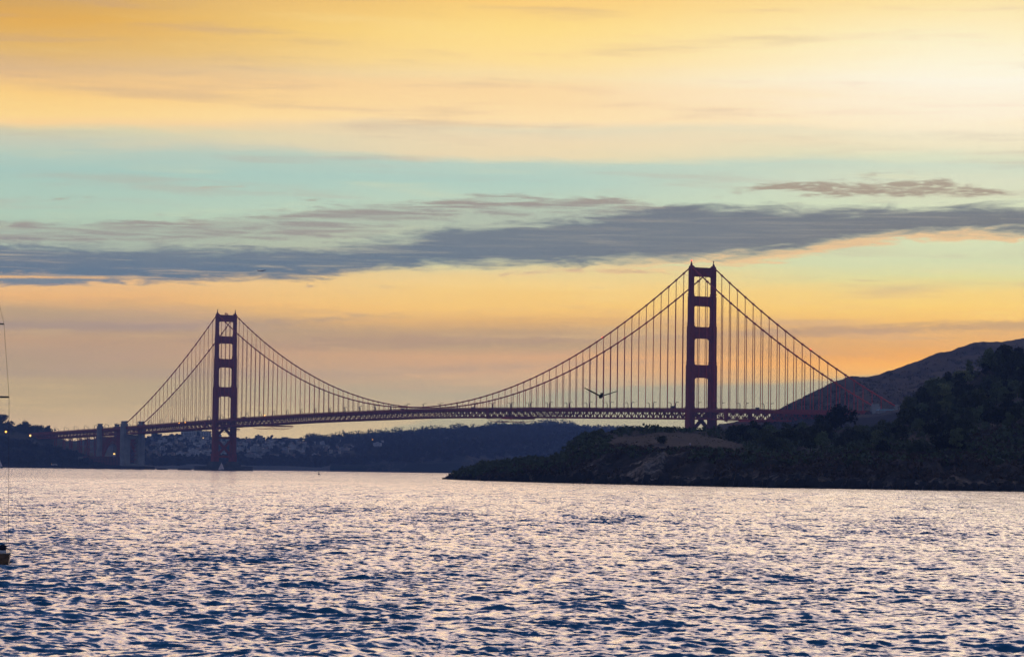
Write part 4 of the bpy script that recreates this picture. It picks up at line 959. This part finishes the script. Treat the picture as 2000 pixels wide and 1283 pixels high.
# ------------------------------------------------------------------ people
def pmat(name, legs, shirt, skin):
    m = bpy.data.materials.new(name); m.use_nodes = True; T = NT(m.node_tree); b = m.node_tree.nodes['Principled BSDF']; b.inputs['Roughness'].default_value = .8
    c = T.n.new('ShaderNodeTexCoord'); s = T.n.new('ShaderNodeSeparateXYZ'); T.l.new(c.outputs['Object'], s.inputs[0])
    T.l.new(T.ramp(T.M('DIVIDE', s.outputs[2], 2), [(0, (.03,.03,.03)), (.05, legs), (.46, shirt), (.76, skin), (.84, (.04,.025,.02))], 'CONSTANT'), b.inputs['Base Color']); return m
def person(loc, rz, m_, lb, group=None, sc_=1.0):
    V = {'pel':(0,0,.95),'bel':(0,0,1.12),'che':(0,0,1.38),'nec':(0,0,1.52),'hd':(0,-.02,1.62),'top':(0,-.01,1.76),
         'hl':(-.10,0,.9),'kl':(-.12,-.04,.5),'al':(-.13,.03,.09),'tl':(-.15,-.15,.05),'hr':(.10,0,.9),'kr':(.11,-.01,.5),'ar':(.12,.04,.09),'tr':(.14,-.13,.05),
         'sl':(-.20,0,1.43),'el':(-.42,-.05,1.22),'wl':(-.50,-.12,1.0),'dl':(-.52,-.16,.93),'sr':(.20,0,1.43),'er':(.38,-.08,1.24),'wr':(.25,-.25,1.30),'dr':(.20,-.28,1.33)}
    K = list(V); E_ = [('pel','bel'),('bel','che'),('che','nec'),('nec','hd'),('hd','top'),('pel','hl'),('hl','kl'),('kl','al'),('al','tl'),('pel','hr'),('hr','kr'),('kr','ar'),('ar','tr'),('che','sl'),('sl','el'),('el','wl'),('wl','dl'),('che','sr'),('sr','er'),('er','wr'),('wr','dr')]
    me = bpy.data.meshes.new('person'); me.from_pydata([V[k] for k in K], [(K.index(a), K.index(b)) for a, b in E_], []); me.materials.append(m_)
    o = bpy.data.objects.new('person', me); COL.objects.link(o); sk = o.modifiers.new('skin', 'SKIN'); 
    RR = {'pel':.15,'bel':.13,'che':.16,'nec':.06,'hd':.10,'top':.07,'hl':.10,'hr':.10,'kl':.07,'kr':.07,'al':.045,'ar':.045,'tl':.04,'tr':.04,'sl':.08,'sr':.08,'el':.055,'er':.055,'wl':.04,'wr':.04,'dl':.045,'dr':.045}
    for k, v in enumerate(me.skin_vertices[0].data): v.radius = (RR[K[k]], RR[K[k]]*(.8 if K[k] in ('pel','bel','che') else 1)); v.use_root = K[k] == 'pel'
    o.modifiers.new('sub', 'SUBSURF').render_levels = 1; o.location = loc; o.rotation_euler = (0, 0, rz); o.scale = (sc_,)*3
    return tag(o, lb, 'person', group)
person(near.at(1348, 4.3)+Vector((0,0,.02)), .2, pmat('hiker', (.04,.22,.45), (.85,.72,.90), (.55,.3,.25)), 'person in a pale shirt and blue trousers standing on the pale meadow', None, 1.05)
pm2 = pmat('walker', (.04,.04,.05), (.06,.05,.06), (.2,.12,.1))
for px, lb in ((1936, 'leftmost of the three tiny people on the brown ridge'), (1949, 'middle one of the three tiny people on the brown ridge'), (1960, 'rightmost of the three tiny people on the brown ridge')): person(brown.at(px, 5)+Vector((0,0,0)), px, pm2, lb)
# ------------------------------------------------------------------ boats
WHT = mat('white_gelcoat', (.75,.75,.76), .35, (.68,.68,.70), 1); SAIL = mat('sail_cloth', (.85,.84,.84), .7, (.78,.76,.78), .3); SAIL.node_tree.nodes['Principled BSDF'].inputs['Transmission Weight'].default_value = 0
_T = NT(SAIL.node_tree); _tr = _T.n.new('ShaderNodeBsdfTranslucent'); _tr.inputs[0].default_value = (.85,.80,.82,1); _mx = _T.n.new('ShaderNodeMixShader'); _mx.inputs[0].default_value = .5
_T.l.new(_T.n['Principled BSDF'].outputs[0], _mx.inputs[1]); _T.l.new(_tr.outputs[0], _mx.inputs[2]); _T.l.new(_mx.outputs[0], _T.n['Material Output'].inputs[0]); ALU = mat('mast_metal', (.10,.10,.11), .5, metallic=.3); WOOD = mat('varnished_wood', (.26,.15,.08), .35, (.10,.055,.03), 3); NAVY = mat('navy_canvas', (.01,.015,.04), .7)
def hull(L, beam, free, draft, n=14, tr=.75):
    vs = []; fs = []; q = 9
    for i in range(n+1):
        u = i/n; x = -L/2+L*u; bw = beam/2*(tr+(1-tr)*math.sin(min(1, u/.5)*math.pi/2)) * (1 if u < .5 else math.cos((u-.5)/.5*math.pi/2)**.7) ; sh = free*(1+.35*max(0, u-.4)**1.3); kd = draft*(1 if u < .8 else 1-(u-.8)/.2*.9)
        for j in range(q):
            t = -1+2*j/(q-1); a = abs(t); yy = bw*(1-(1-a)**2.2)*(1 if t > 0 else -1); zz = sh*(a**2.6)-kd*(1-a**1.4); vs.append((x, yy, zz))
    for i in range(n):
        for j in range(q-1): fs.append((i*q+j, (i+1)*q+j, (i+1)*q+j+1, i*q+j+1))
        fs.append((i*q, i*q+q-1, (i+1)*q+q-1, (i+1)*q))
    fs.append(tuple(range(q)))
    return MB().add(vs, fs)
def tri_sail(name, pts, bulge, m_, par):
    A, B_, C_ = [Vector(p) for p in pts]; n = 8; vs = []; fs = []; idx = {}
    for side in (0, 1):
        for i in range(n+1):
            for j in range(n+1-i):
                u, v = i/n, j/n; p = A*(1-u-v)+B_*u+C_*v; k = u*v*(1-u-v)*27; idx[(side, i, j)] = len(vs); vs.append(p+Vector((0, bulge*k+.03*side, 0)))
    for side in (0, 1):
        for i in range(n):
            for j in range(n-i):
                f = (idx[(side,i,j)], idx[(side,i+1,j)], idx[(side,i,j+1)]); fs.append(f if side else f[::-1])
                if i+j < n-1: f = (idx[(side,i+1,j)], idx[(side,i+1,j+1)], idx[(side,i,j+1)]); fs.append(f if side else f[::-1])
    MB().add(vs, fs).build(name, m_, par, smooth=True)
def small_sailboat(loc, rz, lb):
    e = empty('sailboat', loc, rz, label=lb, cat='sailboat'); hull(9.5, 2.8, 1.0, .6).build('hull', mat('blue_hull', (.05,.16,.30), .4), e)
    b = MB(); b.tap((.3,0,.95), (3.6,1.8,0), (.2,0,1.5), (3.0,1.4,0)); b.build('cabin', WHT, e)
    b = MB(); b.tube([(.6,0,.9),(.6,0,12.3)], [.11,.07], 6); b.build('mast', ALU, e); b = MB(); b.tube([(.6,0,1.9),(-4.0,.1,1.95)], .08, 6); b.build('boom', ALU, e)
    tri_sail('main_sail', ((.5,0,2.1),(-4.0,0,2.1),(.5,0,12.1)), .5, SAIL, e); tri_sail('jib', ((4.5,0,1.3),(1.0,0,1.5),(.75,0,10.0)), .45, SAIL, e)
p = P(432.5, 919.5, 4150); small_sailboat((p.x, p.y, 0), rad(186), 'small white sailboat with two sails in front of the far tower')
p = P(-1, 914, 3900); small_sailboat((p.x, p.y, 0), rad(170), 'tiny sailboat cut by the left edge on the far water')
# moored yacht at the left edge, stern towards the camera
yp = P(-38, 1105, 133.5); y0 = Vector((yp.x, yp.y, 0)); ya = empty('moored_yacht', y0, rad(100), label='moored yacht at the left edge with brown stern and bare mast', cat='yacht')
hl = hull(9.5, 2.75, .95, .6, tr=.92); hl.v = [(x+4.75, y, z) for x, y, z in hl.v]; hl.build('hull', WOOD, ya)
b = MB()
for sg in (-1, 1): b.tube([(i*.95, sg*(2.75/2*(.92+.08*math.sin(min(1, i/5)*math.pi/2))*(1 if i < 5 else math.cos((i-5)/5*math.pi/2)**.7)), .95*(1+.35*max(0, i/10-.4)**1.3)+.02) for i in range(11)], .055, 6)
b.tube([(0, -1.27, .97), (0, 1.27, .97)], .05, 6); b.build('gunwale', mat('cream_rail', (.72,.62,.50), .5), ya)
b = MB(); b.tap((3.9,0,.9), (4.2,1.9,0), (3.9,0,1.42), (3.6,1.5,0)); b.rng(.1,1.6,-1.1,1.1,.9,1.18); b.build('cabin', WHT, ya)
b = MB(); b.tube([(.25,-.95,1.1),(.25,-.95,1.28),(.25,-.95,1.52),(.25,-.95,1.6)], [.10,.17,.16,.05], 8); b.build('outboard_motor', NAVY, ya)
b = MB(); b.tube([(.2,-.62,1.35),(.28,-.62,1.35)], .22, 10); b.build('life_ring', mat('yellow_ring', (.75,.55,.08), .6), ya)
b = MB(); b.tube([(3.4,0,.9),(3.4,0,14.2)], [.09,.06], 8); b.build('mast', ALU, ya)
b = MB(); b.tube([(3.4,-1.12,7.55),(3.4,1.12,7.55)], .045, 5); b.tube([(3.4,-.82,10.85),(3.4,.82,10.85)], .035, 5); b.build('spreader', ALU, ya)
b = MB()
for sg in (-1, 1):
    b.tube([(3.4,sg*1.22,1.0),(3.4,sg*1.12,7.55),(3.4,sg*.82,10.85),(3.4,0,14.1)], .008, 4); b.tube([(3.1,sg*1.15,1.0),(3.4,sg*.02,7.5)], .006, 4)
b.tube([(0,0,1.0),(3.4,0,14.1)], .010, 4); b.tube([(9.4,0,1.3),(3.4,0,14.1)], .010, 4); b.build('rigging', ALU, ya)
b = MB(); b.tube([(3.4,0,2.0),(.2,0,2.05)], .07, 6); b.tube([(3.4,0,2.15),(.3,0,2.2)], .14, 8); b.build('boom', NAVY, ya)
for ch in ya.children:
    if ch.name.split('.')[0] in ('hull','gunwale','cabin','outboard_motor','life_ring','boom'): ch.scale = (1, 1, .62)
p = P(623, 921, 2300); e = empty('buoy', (p.x, p.y, 0), 0, label='small dark channel buoy on the far water right of the far tower', cat='buoy')
b = MB(); b.tube([(0,0,-.4),(0,0,.3),(0,0,.9)], [1.0,1.1,.7], 10); b.build('float', mat('buoy_paint', (.12,.03,.02), .5), e); b = MB()
for a in range(4): b.tube([(.6*math.cos(a*1.57),.6*math.sin(a*1.57),.8),(.2*math.cos(a*1.57),.2*math.sin(a*1.57),3.0)], .06, 4)
b.tube([(0,0,3.0),(0,0,3.5)], .22, 6); b.build('lattice', RK, e)
# ------------------------------------------------------------------ gull
def feather(name, a, b, tip):
    m = bpy.data.materials.new(name); m.use_nodes = True; T = NT(m.node_tree); bb = m.node_tree.nodes['Principled BSDF']; bb.inputs['Roughness'].default_value = .8
    c = T.n.new('ShaderNodeTexCoord'); s = T.n.new('ShaderNodeSeparateXYZ'); T.l.new(c.outputs['Object'], s.inputs[0])
    T.l.new(T.mix(T.SS(T.M('ABSOLUTE', s.outputs[1]), .42, .56), T.mix(T.noise(c.outputs['Object'], 14, 3), a, b), tip), bb.inputs['Base Color']); return m
gp = P(1173.5, 773.5, 118); ge = empty('seagull', gp, rad(97), label='seagull gliding with wings raised in front of the bridge', cat='bird')
ge.rotation_euler = (0, rad(16), rad(97))
b = MB(); xs = [-.24,-.20,-.10,0,.09,.16,.20,.235,.262,.285,.31]; rs_ = [.012,.035,.062,.075,.068,.048,.040,.043,.034,.014,.004]; zz = [.0,.0,0,0,.004,.012,.02,.024,.022,.016,.010]
b.tube([(x, 0, z) for x, z in zip(xs, zz)], rs_, 12)
b.prism([(-.20,-.02),(-.40,-.075),(-.41,0),(-.40,.075),(-.20,.02)], 'z', -.006, .006)
bo = b.build('body', feather('gull_body', (.10,.10,.12), (.14,.14,.16), (.10,.10,.12)), ge, smooth=True)
bk = MB(); bk.tube([(.295,0,.012),(.335,0,.004),(.35,0,-.008)], [.011,.008,.003], 6); bk.build('beak', mat('beak', (.5,.3,.05), .5), bo)
for sg in (-1, 1):
    wv = []; wf = []; st = [(0.03,.11,.06,.02),(.10,.115,.09,.05),(.22,.11,.10,.115),(.34,.095,.115,.175),(.46,.05,.10,.225),(.56,-.01,.07,.26),(.65,-.09,.01,.285)]
    up_ = 1.0 if sg > 0 else .62
    for (y, ch0, ch1, z) in st:
        x0 = ch0; x1 = ch0-(.17 if y < .4 else .17-(y-.4)*.42)
        z = z*up_
        wv += [(x0, sg*y, z), ((x0+x1)/2+.02, sg*y, z+.026), (x1, sg*y, z+.002), ((x0+x1)/2, sg*y, z-.010)]
    for i in range(len(st)-1):
        for j in range(4): wf.append((i*4+j, i*4+(j+1)%4, (i+1)*4+(j+1)%4, (i+1)*4+j))
    wf += [(3,2,1,0), tuple(len(st)*4-4+j for j in range(4))]
    MB().add(wv, wf).build('wing', feather('gull_wing_painted_shading', (.10,.105,.12) if sg > 0 else (.30,.31,.34), (.15,.15,.17) if sg > 0 else (.40,.41,.44), (.03,.03,.035)), ge, smooth=True)  # light and shade put into the colours: left wing dark, right wing pale
# ------------------------------------------------------------------ airliner
ap = P(511.5, 529, 14300); ae = empty('airliner', ap, 0, label='tiny airliner climbing in front of the grey cloud bank', cat='airplane'); ae.rotation_euler = (rad(-6), rad(-9), rad(8))
PL = mat('airliner_paint', (.05,.05,.07), .5)
b = MB(); b.tube([(-19,0,1.2),(-14,0,.5),(-6,0,0),(10,0,0),(15,0,0),(18,0,-.3),(19.6,0,-.8)], [.4,1.3,2.1,2.1,2.0,1.3,.3], 12); b.build('fuselage', PL, ae, smooth=True)
for sg in (-1, 1):
    b = MB(); b.add([(5,sg*1.5,-1),(-2,sg*1.5,-1),(-8,sg*18,1),(-6,sg*18,1),(5,sg*1.5,-.2),(-2,sg*1.5,-.2),(-8,sg*18,1.3),(-6,sg*18,1.3)], [(0,1,2,3),(7,6,5,4),(0,4,5,1),(1,5,6,2),(2,6,7,3),(3,7,4,0)]); b.build('wing', PL, ae)
    b = MB(); b.tube([(3.5,sg*6,-1.9),(0,sg*6,-1.9)], [1.2,.9], 10); b.build('engine', PL, ae)
    b = MB(); b.add([(-15,sg*.6,1),(-18,sg*.6,1),(-20,sg*7,1.6),(-18.5,sg*7,1.6),(-15,sg*.6,1.3),(-18,sg*.6,1.3),(-20,sg*7,1.8),(-18.5,sg*7,1.8)], [(0,1,2,3),(7,6,5,4),(0,4,5,1),(1,5,6,2),(2,6,7,3),(3,7,4,0)]); b.build('tailplane', PL, ae)
b = MB(); b.prism([(-13.5,1.2),(-19,1.4),(-21,8),(-18.5,8)], 'y', -.25, .25); b.build('tail_fin', PL, ae)
# unused tree masters
for v in VAR+FARV:
    if not v[1]:
        for ch in list(v[0].children): bpy.data.objects.remove(ch)
        bpy.data.objects.remove(v[0])
# ------------------------------------------------------------------ haze
hb = MB(); hb.rng(-7600, 7600, -7600, HLEN+300, -9, HTOP); hz = hb.build('haze', []); tag(hz, 'pale evening haze filling the strait', None, None, 'stuff')
hm = bpy.data.materials.new('haze'); hm.use_nodes = True; hn = hm.node_tree; hn.nodes.clear(); pv = hn.nodes.new('ShaderNodeVolumePrincipled'); pv.inputs['Color'].default_value = (.30,.50,1.0,1); pv.inputs['Density'].default_value = HZ
oo = hn.nodes.new('ShaderNodeOutputMaterial'); hn.links.new(pv.outputs[0], oo.inputs['Volume']); hz.data.materials.append(hm)
